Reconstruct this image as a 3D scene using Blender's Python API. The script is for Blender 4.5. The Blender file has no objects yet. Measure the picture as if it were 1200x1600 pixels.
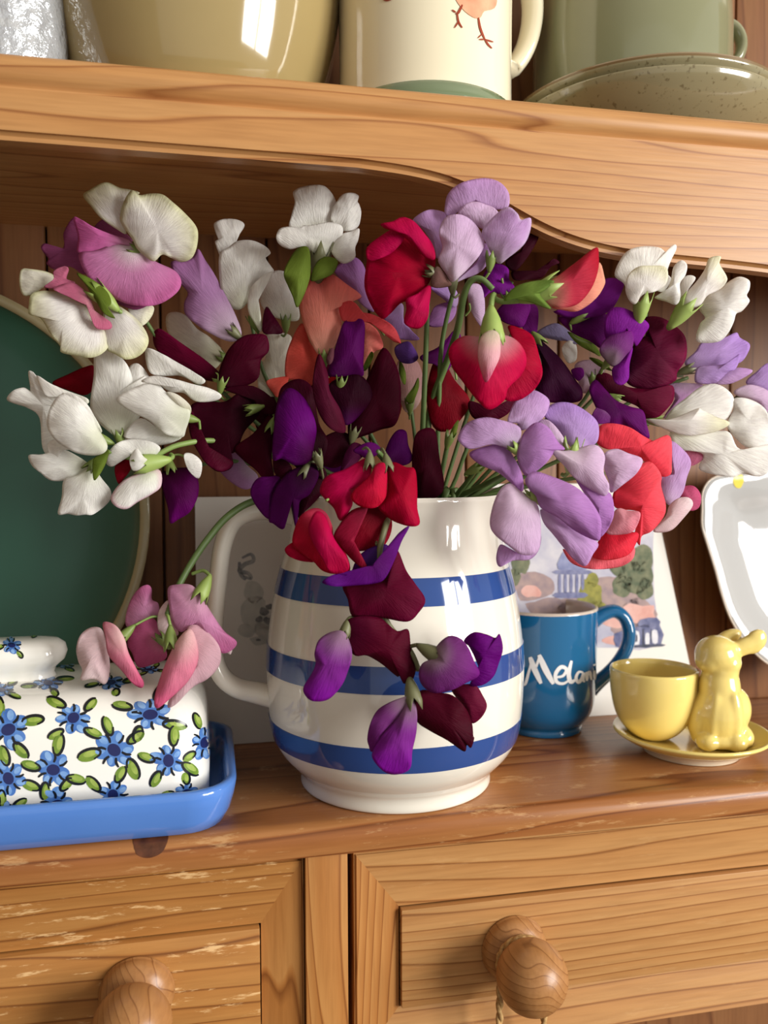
import bpy, bmesh, math, random
from mathutils import Vector, Matrix
from mathutils.bvhtree import BVHTree

random.seed(7)
SC = bpy.context.scene
COL = SC.collection

# ------------------------------------------------------------------ camera
F_PX = 1300.0
YAW, PITCH, ROLL = math.radians(11.7), math.radians(2.75), math.radians(0.22)
CAM = Vector((0.0, -0.364, 0.158))
_f0 = Vector((math.sin(YAW), math.cos(YAW), 0))
_r0 = Vector((math.cos(YAW), -math.sin(YAW), 0))
FWD = (_f0 * math.cos(PITCH) + Vector((0, 0, -math.sin(PITCH)))).normalized()
_u0 = _r0.cross(FWD).normalized()
RIGHT = (_r0 * math.cos(ROLL) - _u0 * math.sin(ROLL)).normalized()
UP = RIGHT.cross(FWD).normalized()
cam_data = bpy.data.cameras.new('camera')
cam_data.sensor_fit = 'VERTICAL'
cam_data.sensor_height = 36.0
cam_data.lens = F_PX / 1600.0 * 36.0
cam_data.clip_start = 0.01
cam_data.dof.use_dof = True
cam_data.dof.focus_distance = 0.385
cam_data.dof.aperture_fstop = 9.0
cam = bpy.data.objects.new('camera', cam_data)
COL.objects.link(cam)
M3 = Matrix((RIGHT, UP, -FWD)).transposed()
cam.matrix_world = Matrix.Translation(CAM) @ M3.to_4x4()
SC.camera = cam

# ------------------------------------------------------------------ world, window light, exposure
world = bpy.data.worlds.new('room_ambient')
SC.world = world
world.use_nodes = True
wb = world.node_tree.nodes['Background']
wb.inputs[0].default_value = (1.0, 0.955, 0.90, 1)
wb.inputs[1].default_value = 0.47

def window_light(name, loc, target, w, h, power, colr):
    ld = bpy.data.lights.new(name, 'AREA')
    ld.shape = 'RECTANGLE'; ld.size = w; ld.size_y = h
    ld.energy = power; ld.color = colr
    o = bpy.data.objects.new(name, ld)
    COL.objects.link(o)
    o.location = loc
    d = (Vector(target) - Vector(loc)).normalized()
    o.rotation_euler = d.to_track_quat('-Z', 'Y').to_euler()
    return o
WIN = Vector((1.62, -1.40, 0.42))
_wd = (Vector((0.10, 0.05, 0.17)) - WIN).normalized()
_ws = Vector((-_wd.y, _wd.x, 0)).normalized()
for sgn in (-1, 1):
    c_ = WIN + _ws * (0.25 * sgn)
    window_light('window_daylight', c_, c_ + _wd, 0.46, 0.95, 29.0, (1.0, 0.98, 0.945))

SC.view_settings.view_transform = 'Standard'
SC.view_settings.look = 'None'
SC.view_settings.gamma = 1.0
SC.view_settings.use_curve_mapping = False
SC.view_settings.exposure = 0.12

# ------------------------------------------------------------------ helpers
def ray(px, py):
    return (FWD + RIGHT * ((px - 600.0) / F_PX) + UP * ((800.0 - py) / F_PX))
def P(px, py, d):
    return CAM + ray(px, py) * d
def PY(px, py, Y):
    r = ray(px, py)
    return CAM + r * ((Y - CAM.y) / r.y)
def PZ(px, py, Z):
    r = ray(px, py)
    return CAM + r * ((Z - CAM.z) / r.z)
def lin(c):
    out = []
    for v in c[:3]:
        v /= 255.0
        out.append(v / 12.92 if v <= 0.04045 else ((v + 0.055) / 1.055) ** 2.4)
    return tuple(out)

def obj(name, bm, material, parent=None, smooth=True, angle=None):
    me = bpy.data.meshes.new(name)
    bm.to_mesh(me); bm.free()
    if smooth:
        for p_ in me.polygons: p_.use_smooth = True
    o = bpy.data.objects.new(name, me)
    COL.objects.link(o)
    if material: me.materials.append(material)
    if parent: o.parent = parent
    if angle is not None:
        try: me.set_sharp_from_angle(angle=math.radians(angle))
        except Exception: pass
    return o
def empty(name, loc, parent=None):
    o = bpy.data.objects.new(name, None)
    o.empty_display_size = 0.01
    COL.objects.link(o)
    if parent: o.parent = parent
    o.location = loc
    return o
def tag(o, label=None, cat=None, group=None, kind=None):
    if label: o['label'] = label
    if cat: o['category'] = cat
    if group: o['group'] = group
    if kind: o['kind'] = kind
    return o

def add_lathe(bm, prof, seg=72, center=(0, 0, 0), axis='Z', closed=False, spout=None):
    """prof = [(r, h)]; axis Z or -Y"""
    rings = []
    c = Vector(center)
    def pt(r, h, a):
        if axis == 'Z':
            v = Vector((r * math.cos(a), r * math.sin(a), h))
        else:
            v = Vector((r * math.cos(a), -h, r * math.sin(a)))
        if spout: v = spout(v, r, h, a)
        return bm.verts.new(c + v)
    for r, h in prof:
        if r < 1e-6:
            rings.append([pt(0, h, 0)])
        else:
            rings.append([pt(r, h, 2 * math.pi * k / seg) for k in range(seg)])
    pairs = list(zip(rings[:-1], rings[1:]))
    if closed: pairs.append((rings[-1], rings[0]))
    for A, B in pairs:
        for k in range(seg):
            k2 = (k + 1) % seg
            try:
                if len(A) == 1 and len(B) == 1: continue
                if len(A) == 1: bm.faces.new((A[0], B[k2], B[k]))
                elif len(B) == 1: bm.faces.new((A[k], A[k2], B[0]))
                else: bm.faces.new((A[k], A[k2], B[k2], B[k]))
            except ValueError: pass
    bmesh.ops.recalc_face_normals(bm, faces=bm.faces)

def smooth_prof(pts, n=6):
    out = []
    for i in range(len(pts) - 1):
        p0 = pts[max(i - 1, 0)]; p1 = pts[i]; p2 = pts[i + 1]; p3 = pts[min(i + 2, len(pts) - 1)]
        for k in range(n):
            t = k / n
            out.append(tuple(0.5 * ((2 * p1[j]) + (-p0[j] + p2[j]) * t + (2 * p0[j] - 5 * p1[j] + 4 * p2[j] - p3[j]) * t * t
                       + (-p0[j] + 3 * p1[j] - 3 * p2[j] + p3[j]) * t ** 3) for j in range(len(p1))))
    out.append(tuple(pts[-1]))
    return out

def add_tube(bm, pts, radii, seg=10, flat=None, cap=True):
    """swept tube through Vectors; radii number or list; flat=(a,b) scale of two cross axes"""
    pts = [Vector(p) for p in pts]
    n = len(pts)
    if not isinstance(radii, (list, tuple)): radii = [radii] * n
    ref = None
    rings = []
    for i, p in enumerate(pts):
        t = (pts[min(i + 1, n - 1)] - pts[max(i - 1, 0)]).normalized()
        if ref is None:
            ref = Vector((0, 1, 0)) if abs(t.y) < 0.9 else Vector((1, 0, 0))
        side = ref - t * ref.dot(t)
        side.normalize(); ref = side
        up = t.cross(side)
        a, b = flat or (1, 1)
        ring = []
        for k in range(seg):
            an = 2 * math.pi * k / seg
            ring.append(bm.verts.new(p + side * (math.cos(an) * radii[i] * a) + up * (math.sin(an) * radii[i] * b)))
        rings.append(ring)
    for A, B in zip(rings[:-1], rings[1:]):
        for k in range(seg):
            k2 = (k + 1) % seg
            bm.faces.new((A[k], A[k2], B[k2], B[k]))
    if cap:
        bm.faces.new(rings[0][::-1]); bm.faces.new(rings[-1])
    bmesh.ops.recalc_face_normals(bm, faces=bm.faces)

def add_box(bm, lo, hi, bevel=0.0, seg=2):
    r = bmesh.ops.create_cube(bm, size=1.0)
    vs = r['verts']
    for v in vs:
        v.co = Vector([(lo[j] + hi[j]) / 2 + v.co[j] * (hi[j] - lo[j]) for j in range(3)])
    if bevel > 0:
        es = {e for v in vs for e in v.link_edges}
        bmesh.ops.bevel(bm, geom=list(es), offset=bevel, segments=seg, affect='EDGES', profile=0.6)

def add_prism(bm, outline, y0, y1, axis='Y', bevel=0):
    """outline [(a,b)] extruded along axis: Y -> (x,z), X -> (y,z)"""
    def mk(a, b, t):
        return Vector((a, t, b)) if axis == 'Y' else Vector((t, a, b))
    A = [bm.verts.new(mk(a, b, y0)) for a, b in outline]
    B = [bm.verts.new(mk(a, b, y1)) for a, b in outline]
    fa = bm.faces.new(A); fb = bm.faces.new(B[::-1])
    n = len(A)
    for k in range(n):
        bm.faces.new((A[k], B[k], B[(k + 1) % n], A[(k + 1) % n]))
    bmesh.ops.recalc_face_normals(bm, faces=bm.faces)
    if bevel:
        es = list(fa.edges) + list(fb.edges)
        bmesh.ops.bevel(bm, geom=es, offset=bevel, segments=3, affect='EDGES')

def catmull(pts, n=6, closed=True):
    out = []
    m = len(pts)
    rng = range(m if closed else m - 1)
    for i in rng:
        if closed:
            p0, p1, p2, p3 = (pts[(i + j) % m] for j in (-1, 0, 1, 2))
        else:
            p0, p1, p2, p3 = pts[max(i - 1, 0)], pts[i], pts[i + 1], pts[min(i + 2, m - 1)]
        for k in range(n):
            t = k / n
            out.append(tuple(0.5 * ((2 * p1[j]) + (-p0[j] + p2[j]) * t + (2 * p0[j] - 5 * p1[j] + 4 * p2[j] - p3[j]) * t * t
                       + (-p0[j] + 3 * p1[j] - 3 * p2[j] + p3[j]) * t ** 3) for j in range(len(p1))))
    if not closed: out.append(tuple(pts[-1]))
    return out

# ------------------------------------------------------------------ materials
def newmat(name):
    m = bpy.data.materials.new(name); m.use_nodes = True
    nt = m.node_tree
    b = nt.nodes['Principled BSDF']
    return m, nt, b
def N(nt, t, **kw):
    n = nt.nodes.new(t)
    for k, v in kw.items():
        if k in n.inputs: n.inputs[k].default_value = v
        else: setattr(n, k, v)
    return n
def L(nt, a, b): nt.links.new(a, b)

def wood(name, axis, light, mid, dark, seed=0.0, rough=0.38, ring=95.0, scratch=0.0, knots=True):
    """pine: rings stretched along the axis X, Y or Z, warped by noise"""
    m, nt, b = newmat(name)
    tc = N(nt, 'ShaderNodeTexCoord')
    mp = N(nt, 'ShaderNodeMapping')
    st = {'X': (0.10, 1, 1), 'Z': (1, 1, 0.10), 'Y': (1, 0.1, 1)}[axis]
    mp.inputs['Scale'].default_value = st
    mp.inputs['Location'].default_value = (seed, seed * 0.7, seed * 1.3)
    L(nt, tc.outputs['Object'], mp.inputs['Vector'])
    n1 = N(nt, 'ShaderNodeTexNoise', Scale=11.0, Detail=3.0, Roughness=0.45)
    L(nt, mp.outputs[0], n1.inputs['Vector'])
    # growth rings: distance coordinate + noise warp
    sep = N(nt, 'ShaderNodeSeparateXYZ'); L(nt, mp.outputs[0], sep.inputs[0])
    cross = {'X': ('Y', 'Z'), 'Z': ('X', 'Y'), 'Y': ('X', 'Z')}[axis]
    a1 = N(nt, 'ShaderNodeMath', operation='MULTIPLY_ADD'); a1.inputs[1].default_value = 0.62
    L(nt, sep.outputs[cross[0]], a1.inputs[0]); L(nt, sep.outputs[cross[1]], a1.inputs[2])
    a2 = N(nt, 'ShaderNodeMath', operation='MULTIPLY_ADD'); a2.inputs[1].default_value = 0.11
    L(nt, n1.outputs['Fac'], a2.inputs[0]); L(nt, a1.outputs[0], a2.inputs[2])
    a3 = N(nt, 'ShaderNodeMath', operation='MULTIPLY'); a3.inputs[1].default_value = ring * 2.0
    L(nt, a2.outputs[0], a3.inputs[0])
    fr = N(nt, 'ShaderNodeMath', operation='FRACT'); L(nt, a3.outputs[0], fr.inputs[0])
    rp = N(nt, 'ShaderNodeValToRGB')
    e = rp.color_ramp.elements
    e[0].position = 0.0; e[0].color = (*light, 1)
    e[1].position = 1.0; e[1].color = (*light, 1)
    x = e.new(0.80); x.color = (*mid, 1)
    x = e.new(0.90); x.color = (*[mid[j_] * 0.15 + dark[j_] * 0.85 for j_ in range(3)], 1)
    x = e.new(0.95); x.color = (*mid, 1)
    L(nt, fr.outputs[0], rp.inputs[0])
    # fibres + broad tone
    mp2 = N(nt, 'ShaderNodeMapping'); mp2.inputs['Scale'].default_value = tuple(0.06 if s < 1 else 1 for s in st)
    L(nt, tc.outputs['Object'], mp2.inputs['Vector'])
    n2 = N(nt, 'ShaderNodeTexNoise', Scale=520.0, Detail=2.0); L(nt, mp2.outputs[0], n2.inputs['Vector'])
    n3 = N(nt, 'ShaderNodeTexNoise', Scale=9.0, Detail=2.0); L(nt, mp.outputs[0], n3.inputs['Vector'])
    mixa = N(nt, 'ShaderNodeMix', data_type='RGBA', blend_type='MULTIPLY'); mixa.inputs[0].default_value = 0.35
    cr = N(nt, 'ShaderNodeValToRGB'); cr.color_ramp.elements[0].position = 0.3; cr.color_ramp.elements[0].color = (0.62, 0.55, 0.48, 1)
    cr.color_ramp.elements[1].position = 0.62; cr.color_ramp.elements[1].color = (1, 1, 1, 1)
    L(nt, n2.outputs['Fac'], cr.inputs[0])
    L(nt, rp.outputs[0], mixa.inputs[6]); L(nt, cr.outputs[0], mixa.inputs[7])
    mixb = N(nt, 'ShaderNodeMix', data_type='RGBA', blend_type='MULTIPLY'); mixb.inputs[0].default_value = 0.55
    cr2 = N(nt, 'ShaderNodeValToRGB'); cr2.color_ramp.elements[0].position = 0.3; cr2.color_ramp.elements[0].color = (0.72, 0.62, 0.52, 1)
    cr2.color_ramp.elements[1].position = 0.7; cr2.color_ramp.elements[1].color = (1.05, 1.04, 1.0, 1)
    L(nt, n3.outputs['Fac'], cr2.inputs[0])
    L(nt, mixa.outputs[2], mixb.inputs[6]); L(nt, cr2.outputs[0], mixb.inputs[7])
    last = mixb.outputs[2]
    if scratch > 0:
        ns = N(nt, 'ShaderNodeTexNoise', Scale=70.0, Detail=5.0, Roughness=0.75)
        ms = N(nt, 'ShaderNodeMapping'); ms.inputs['Scale'].default_value = (0.45, 1, 2.6); ms.inputs['Rotation'].default_value = (0, 0.5, 0)
        L(nt, tc.outputs['Object'], ms.inputs['Vector']); L(nt, ms.outputs[0], ns.inputs['Vector'])
        rs = N(nt, 'ShaderNodeValToRGB'); rs.color_ramp.elements[0].position = 0.575; rs.color_ramp.elements[0].color = (0, 0, 0, 1)
        rs.color_ramp.elements[1].position = 0.65; rs.color_ramp.elements[1].color = (scratch, scratch, scratch, 1)
        L(nt, ns.outputs['Fac'], rs.inputs[0])
        mx = N(nt, 'ShaderNodeMix', data_type='RGBA'); mx.inputs[7].default_value = (*lin((226, 186, 132)), 1)
        L(nt, rs.outputs[0], mx.inputs[0]); L(nt, last, mx.inputs[6])
        last = mx.outputs[2]
    L(nt, last, b.inputs['Base Color'])
    b.inputs['Roughness'].default_value = rough
    b.inputs['Specular IOR Level'].default_value = 0.4
    bp = N(nt, 'ShaderNodeBump', Strength=0.10, Distance=0.0006)
    L(nt, n2.outputs['Fac'], bp.inputs['Height']); L(nt, bp.outputs[0], b.inputs['Normal'])
    return m

PL, PM, PD = lin((199, 146, 88)), lin((190, 134, 75)), lin((149, 93, 48))
W_X = wood('pine_along', 'X', PL, PM, PD, 0.31)
W_SHELF = wood('pine_shelf', 'X', lin((195, 146, 93)), lin((189, 136, 82)), lin((143, 89, 48)), 1.7, ring=70)
W_TOP = wood('pine_worktop', 'X', lin((176, 122, 73)), lin((158, 100, 55)), lin((108, 61, 32)), 2.9, rough=0.3, ring=55, scratch=0.35)
W_DRAW = wood('pine_drawer', 'X', lin((192, 145, 92)), lin((185, 133, 80)), lin((126, 78, 40)), 4.1, ring=62, scratch=0.12)
W_DRAWS = wood('pine_drawer_scratched', 'X', lin((183, 132, 74)), lin((176, 121, 64)), lin((111, 64, 30)), 5.2, ring=62, scratch=0.9)
W_Z = wood('pine_upright', 'Z', lin((192, 138, 79)), lin((176, 118, 61)), lin((126, 74, 32)), 0.9, ring=120)
W_BACK = wood('pine_backboard', 'Z', lin((135, 92, 55)), lin((126, 81, 46)), lin((98, 59, 30)), 3.3, ring=45, rough=0.5)  # base colour darkened to stand in for shade at the back
W_KNOB = wood('pine_knob', 'Y', lin((180, 132, 84)), lin((172, 123, 75)), lin((126, 81, 45)), 6.4, ring=160, rough=0.33)

def ceramic(name, c, rough=0.08, speck=0.0, speck_col=None, mottle=0.0, mcol=None, coat=0.5):
    m, nt, b = newmat(name)
    c = lin(c)
    tc = N(nt, 'ShaderNodeTexCoord')
    b.inputs['Base Color'].default_value = (*c, 1)
    last = None
    if mottle > 0:
        n1 = N(nt, 'ShaderNodeTexNoise', Scale=22.0, Detail=4.0); L(nt, tc.outputs['Object'], n1.inputs['Vector'])
        mx = N(nt, 'ShaderNodeMix', data_type='RGBA'); mx.inputs[6].default_value = (*c, 1); mx.inputs[7].default_value = (*lin(mcol), 1)
        mu = N(nt, 'ShaderNodeMath', operation='MULTIPLY'); mu.inputs[1].default_value = mottle
        L(nt, n1.outputs['Fac'], mu.inputs[0]); L(nt, mu.outputs[0], mx.inputs[0]); last = mx.outputs[2]
    if speck > 0:
        n2 = N(nt, 'ShaderNodeTexNoise', Scale=420.0, Detail=2.0); L(nt, tc.outputs['Object'], n2.inputs['Vector'])
        rs = N(nt, 'ShaderNodeValToRGB'); rs.color_ramp.elements[0].position = 0.60; rs.color_ramp.elements[0].color = (0, 0, 0, 1)
        rs.color_ramp.elements[1].position = 0.72; rs.color_ramp.elements[1].color = (speck, speck, speck, 1)
        L(nt, n2.outputs['Fac'], rs.inputs[0])
        mx = N(nt, 'ShaderNodeMix', data_type='RGBA'); mx.inputs[6].default_value = (*c, 1); mx.inputs[7].default_value = (*lin(speck_col), 1)
        if last: L(nt, last, mx.inputs[6])
        L(nt, rs.outputs[0], mx.inputs[0]); last = mx.outputs[2]
    if last: L(nt, last, b.inputs['Base Color'])
    b.inputs['Roughness'].default_value = rough
    b.inputs['Coat Weight'].default_value = coat
    b.inputs['Coat Roughness'].default_value = 0.04
    nb = N(nt, 'ShaderNodeTexNoise', Scale=40.0, Detail=1.0); L(nt, tc.outputs['Object'], nb.inputs['Vector'])
    bp = N(nt, 'ShaderNodeBump', Strength=0.05, Distance=0.002); L(nt, nb.outputs['Fac'], bp.inputs['Height'])
    L(nt, bp.outputs[0], b.inputs['Normal']); L(nt, bp.outputs[0], b.inputs['Coat Normal'])
    return m
def flat(name, c, rough=0.6, mottle=0.0, mcol=None, scale=60):
    m, nt, b = newmat(name)
    b.inputs['Base Color'].default_value = (*lin(c), 1)
    b.inputs['Roughness'].default_value = rough
    if mottle > 0:
        tc = N(nt, 'ShaderNodeTexCoord')
        n1 = N(nt, 'ShaderNodeTexNoise', Scale=float(scale), Detail=4.0); L(nt, tc.outputs['Object'], n1.inputs['Vector'])
        mx = N(nt, 'ShaderNodeMix', data_type='RGBA'); mx.inputs[6].default_value = (*lin(c), 1); mx.inputs[7].default_value = (*lin(mcol), 1)
        rr = N(nt, 'ShaderNodeValToRGB'); rr.color_ramp.elements[0].position = 0.5 - mottle * 0.25; rr.color_ramp.elements[1].position = 0.5 + mottle * 0.25
        L(nt, n1.outputs['Fac'], rr.inputs[0]); L(nt, rr.outputs[0], mx.inputs[0]); L(nt, mx.outputs[2], b.inputs['Base Color'])
    return m

C_WHITE = ceramic('cream_glaze', (232, 226, 212))
C_BLUE = ceramic('blue_band_glaze', (44, 75, 138))
C_TEAL = ceramic('teal_glaze', (22, 96, 142))
C_INNER = ceramic('stone_inner_glaze', (204, 188, 172))
C_YELLOW = ceramic('yellow_glaze', (240, 216, 128), rough=0.12)
C_DISHBLUE = ceramic('cornflower_glaze', (72, 122, 204), rough=0.14, mottle=0.5, mcol=(110, 156, 224))
C_COVER = ceramic('white_cover_glaze', (246, 244, 236))
C_PLATEGREEN = ceramic('green_plate_glaze', (42, 92, 72), rough=0.3, mottle=0.5, mcol=(30, 72, 58), coat=0.15)
C_PLATERIM = ceramic('tan_rim_glaze', (168, 156, 118), rough=0.3)
C_PLATEWHITE = ceramic('white_plate_glaze', (182, 182, 180))
C_MUSTARD = ceramic('olive_mustard_glaze', (168, 148, 100), rough=0.1, mottle=0.5, mcol=(142, 122, 76))
C_CREAM = ceramic('cream_beaker_glaze', (240, 230, 200))
C_SAGE = ceramic('sage_glaze', (138, 138, 106), rough=0.14, mottle=0.5, mcol=(110, 112, 86))
C_BOWL = ceramic('speckled_stoneware', (142, 136, 104), rough=0.14, speck=0.7, speck_col=(98, 84, 56), mottle=0.6, mcol=(150, 132, 98))
C_GREENBAND = ceramic('green_base_glaze', (122, 136, 104), mottle=0.6, mcol=(94, 112, 80))
FELT = flat('pale_foot', (196, 180, 160))

# ------------------------------------------------------------------ the room around it
def room(name, lo, hi, c, c2):
    bm = bmesh.new(); add_box(bm, lo, hi)
    tag(obj(name, bm, flat(name + '_paint', c, 0.8, 0.6, c2, 6), None, smooth=False), kind='structure')
room('floor', (-1.6, -2.6, -0.90), (2.2, 0.20, -0.86), (96, 70, 50), (80, 58, 42))  # unseen; added to block ambient light from below
room('wall_back', (-1.6, 0.17, -0.86), (2.2, 0.20, 1.55), (196, 186, 168), (190, 180, 162))
room('wall_left', (-1.64, -2.6, -0.86), (-1.6, 0.20, 1.55), (150, 138, 120), (144, 132, 114))  # unseen; added to dim ambient light from the left
room('ceiling', (-1.64, -2.6, 1.55), (2.2, 0.20, 1.59), (214, 208, 198), (208, 202, 192))

# ------------------------------------------------------------------ the dresser
XL, XR = -0.40, 0.66
YB = 0.142
dresser = empty('pine_dresser', (0, 0, 0))
tag(dresser, 'honey pine dresser with open shelf, shaped apron and panelled drawers', 'dresser')

# worktop with a rounded nose
bm = bmesh.new()
T = 0.0145
outl = [(YB + 0.012, 0), (0.006, 0)] + [(0.006 - 0.0065 * math.sin(a), -0.0065 + 0.0065 * math.cos(a)) for a in (0.35, 0.75, 1.15, 1.57)] + \
       [(-0.0005, -0.011), (0.0005, -T), (YB + 0.012, -T)]
add_prism(bm, outl, XL, XR, axis='X')
WORKTOP = obj('worktop', bm, W_TOP, dresser, angle=50)
# upper shelf
ZS0, ZS1 = 0.2975, 0.327
bm = bmesh.new()
outl = [(YB + 0.012, ZS1), (0.005, ZS1)] + [(0.005 - 0.0062 * math.sin(a), 0.3205 + 0.0065 * math.cos(a)) for a in (0.3, 0.6, 0.9, 1.2, 1.57, 1.95, 2.3, 2.65)] + \
       [(0.003, 0.3136), (0.006, ZS0), (YB + 0.012, ZS0)]
add_prism(bm, outl, XL, XR, axis='X')
obj('upper_shelf', bm, W_SHELF, dresser, angle=50)
# shaped apron (valance)
YV = -0.0002
low = [(560, 258), (640, 270), (700, 285), (760, 310), (800, 332), (840, 354), (880, 372), (930, 388), (990, 400), (1060, 408), (1140, 416), (1220, 426), (1300, 440)]
lowp = [PY(x, y, YV) for x, y in low]
lp = [(p.x, p.z) for p in lowp]
lp = [tuple(q) for q in catmull(lp, 4, closed=False)]
lp = [(px_, min(pz_, 0.2945)) for px_, pz_ in lp]
outl = [(XL, 0.3150), (XL, 0.2945)] + lp + [(XR, lp[-1][1]), (XR, 0.3150)]
bm = bmesh.new()
add_prism(bm, outl, YV, YV + 0.013, axis='Y', bevel=0.003)
obj('apron', bm, W_SHELF, dresser, angle=35)
# back boards: tongue and groove
bw = 0.062
k = 0
x = XL
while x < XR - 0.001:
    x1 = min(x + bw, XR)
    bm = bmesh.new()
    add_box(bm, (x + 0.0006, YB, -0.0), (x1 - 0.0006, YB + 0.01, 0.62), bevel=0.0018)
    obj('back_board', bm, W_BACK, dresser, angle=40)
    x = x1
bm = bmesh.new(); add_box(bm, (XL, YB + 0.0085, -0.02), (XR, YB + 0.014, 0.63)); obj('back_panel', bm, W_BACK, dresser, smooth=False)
# side boards
for nm, xa in (('side_board', XL - 0.018), ('side_board', XR)):
    bm = bmesh.new(); add_box(bm, (xa, 0.004, -0.0), (xa + 0.018, YB + 0.012, 0.62), bevel=0.002)
    obj(nm, bm, W_Z, dresser, angle=40)
# lower carcass: stile between the drawers, dark interior
YD = 0.0055
def zx(px, py, Y=YD):
    p = PY(px, py, Y); return p.x, p.z
YS = 0.002
sx0, _ = zx(478, 1470, YS); sx1, _ = zx(544, 1470, YS)
bm = bmesh.new(); add_box(bm, (sx0, YS, -0.21), (sx1, 0.03, -T), bevel=0.0006); obj('stile', bm, W_Z, dresser, angle=40)
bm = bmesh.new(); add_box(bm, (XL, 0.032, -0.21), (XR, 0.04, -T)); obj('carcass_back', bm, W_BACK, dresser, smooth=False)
bm = bmesh.new(); add_box(bm, (XL, YS + 0.001, -0.225), (XR, 0.04, -0.20), bevel=0.001); obj('bottom_rail', bm, W_X, dresser, angle=40)

def drawer(x0, x1, ztop, zbot, px0, px1, pzt, pzb, mat, kx, kz):
    """fielded drawer front: outer edge, sloping bevel, raised centre panel"""
    d = empty('drawer', ((x0 + x1) / 2, YD, (ztop + zbot) / 2), dresser)
    bpy.context.view_layer.update()
    inv = Vector((-(x0 + x1) / 2, -YD, -(ztop + zbot) / 2))
    pieces = {
        'top_rail': [(x0, ztop), (x1, ztop), (px1, pzt), (px0, pzt)],
        'bottom_rail': [(x0, zbot), (x1, zbot), (px1, pzb), (px0, pzb)],
        'left_stile': [(x0, ztop), (x0, zbot), (px0, pzb), (px0, pzt)],
        'right_stile': [(x1, ztop), (x1, zbot), (px1, pzb), (px1, pzt)],
    }
    for nm, q in pieces.items():
        bm = bmesh.new()
        yf = [YD - 0.0005, YD - 0.0005, YD + 0.0042, YD + 0.0042]
        A = [bm.verts.new(Vector((a, y, b)) + inv) for (a, b), y in zip(q, yf)]
        B = [bm.verts.new(Vector((a, YD + 0.014, b)) + inv) for (a, b) in q]
        bm.faces.new(A); bm.faces.new(B[::-1])
        for i in range(4): bm.faces.new((A[i], B[i], B[(i + 1) % 4], A[(i + 1) % 4]))
        bmesh.ops.recalc_face_normals(bm, faces=bm.faces)
        es = [e for e in bm.edges if abs(e.verts[0].co.y + YD - yf[0]) < 1e-6 and abs(e.verts[1].co.y + YD - yf[0]) < 1e-6]
        bmesh.ops.bevel(bm, geom=es, offset=0.0012, segments=3, affect='EDGES')
        obj('rail' if 'rail' in nm else 'stile', bm, mat if 'rail' in nm else W_Z, d, angle=30)
    bm = bmesh.new()
    g = 0.0007
    add_box(bm, tuple(Vector((px0 + g, YD + 0.0008, pzb + g)) + inv), tuple(Vector((px1 - g, YD + 0.012, pzt - g)) + inv), bevel=0.0007)
    obj('panel', bm, mat, d, angle=40)
    # turned knob
    bm = bmesh.new()
    prof = smooth_prof([(0.0001, 0), (0.0148, 0.0), (0.0158, 0.002), (0.0154, 0.0045), (0.0136, 0.007), (0.0106, 0.0095), (0.0098, 0.0115), (0.0120, 0.014)], 4)
    c, r = 0.0240, 0.0163
    prof += [(r * math.sin(a), c - r * math.cos(a)) for a in [0.95 + i * (math.pi - 0.95) / 14 for i in range(1, 14)]] + [(0.0, c + r)]
    add_lathe(bm, prof, 48, (kx + inv.x, 0.0008, kz + inv.z), axis='-Y')
    obj('knob', bm, W_KNOB, d, angle=60)
    return d
# right drawer
x0, zt = zx(553, 1352); x1 = 0.60
_, pzt = zx(640, 1421); _, pzb = zx(640, 1579); px0, _ = zx(626, 1500)
kx, kz = zx(803, 1482)
zt = -T - 0.0022
drawer(x0, x1, zt, -0.118, px0, x1 - 0.02, pzt, pzb, W_DRAW, kx, kz)
KN = (kx, kz)
x1, _ = zx(475, 1450); px1, _ = zx(409, 1500); _, pzt = zx(300, 1462)
kx, kz = zx(214, 1551)
drawer(-0.36, x1, zt, -0.118, -0.34, px1, pzt, pzb, W_DRAWS, kx, kz)

# ------------------------------------------------------------------ decals: paint laid on the real surface of an object
def bvh_of(o):
    me = o.data
    mw = o.matrix_world
    return BVHTree.FromPolygons([mw @ v.co for v in me.vertices], [tuple(p_.vertices) for p_ in me.polygons])
def add_patch(bm, bvh, outline, off, inv, rings=3, sub=3):
    pts = catmull(outline, sub)
    cx = sum(p_[0] for p_ in pts) / len(pts); cy = sum(p_[1] for p_ in pts) / len(pts)
    rows = []
    def hit(x, y):
        h, n, i, d = bvh.ray_cast(CAM, ray(x, y).normalized())
        if h is None: return None
        if n.dot(ray(x, y)) > 0: n = -n
        return h + n * off + inv
    c = hit(cx, cy)
    if c is None: return
    cv = bm.verts.new(c)
    for k in range(1, rings + 1):
        t = k / rings
        row = []
        for (x, y) in pts:
            h = hit(cx + (x - cx) * t, cy + (y - cy) * t)
            row.append(bm.verts.new(h) if h is not None else None)
        rows.append(row)
    n = len(pts)
    for j in range(n):
        j2 = (j + 1) % n
        a, b = rows[0][j], rows[0][j2]
        if a and b: bm.faces.new((cv, a, b))
        for k in range(rings - 1):
            q = (rows[k][j], rows[k + 1][j], rows[k + 1][j2], rows[k][j2])
            if all(q): bm.faces.new(q)
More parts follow.
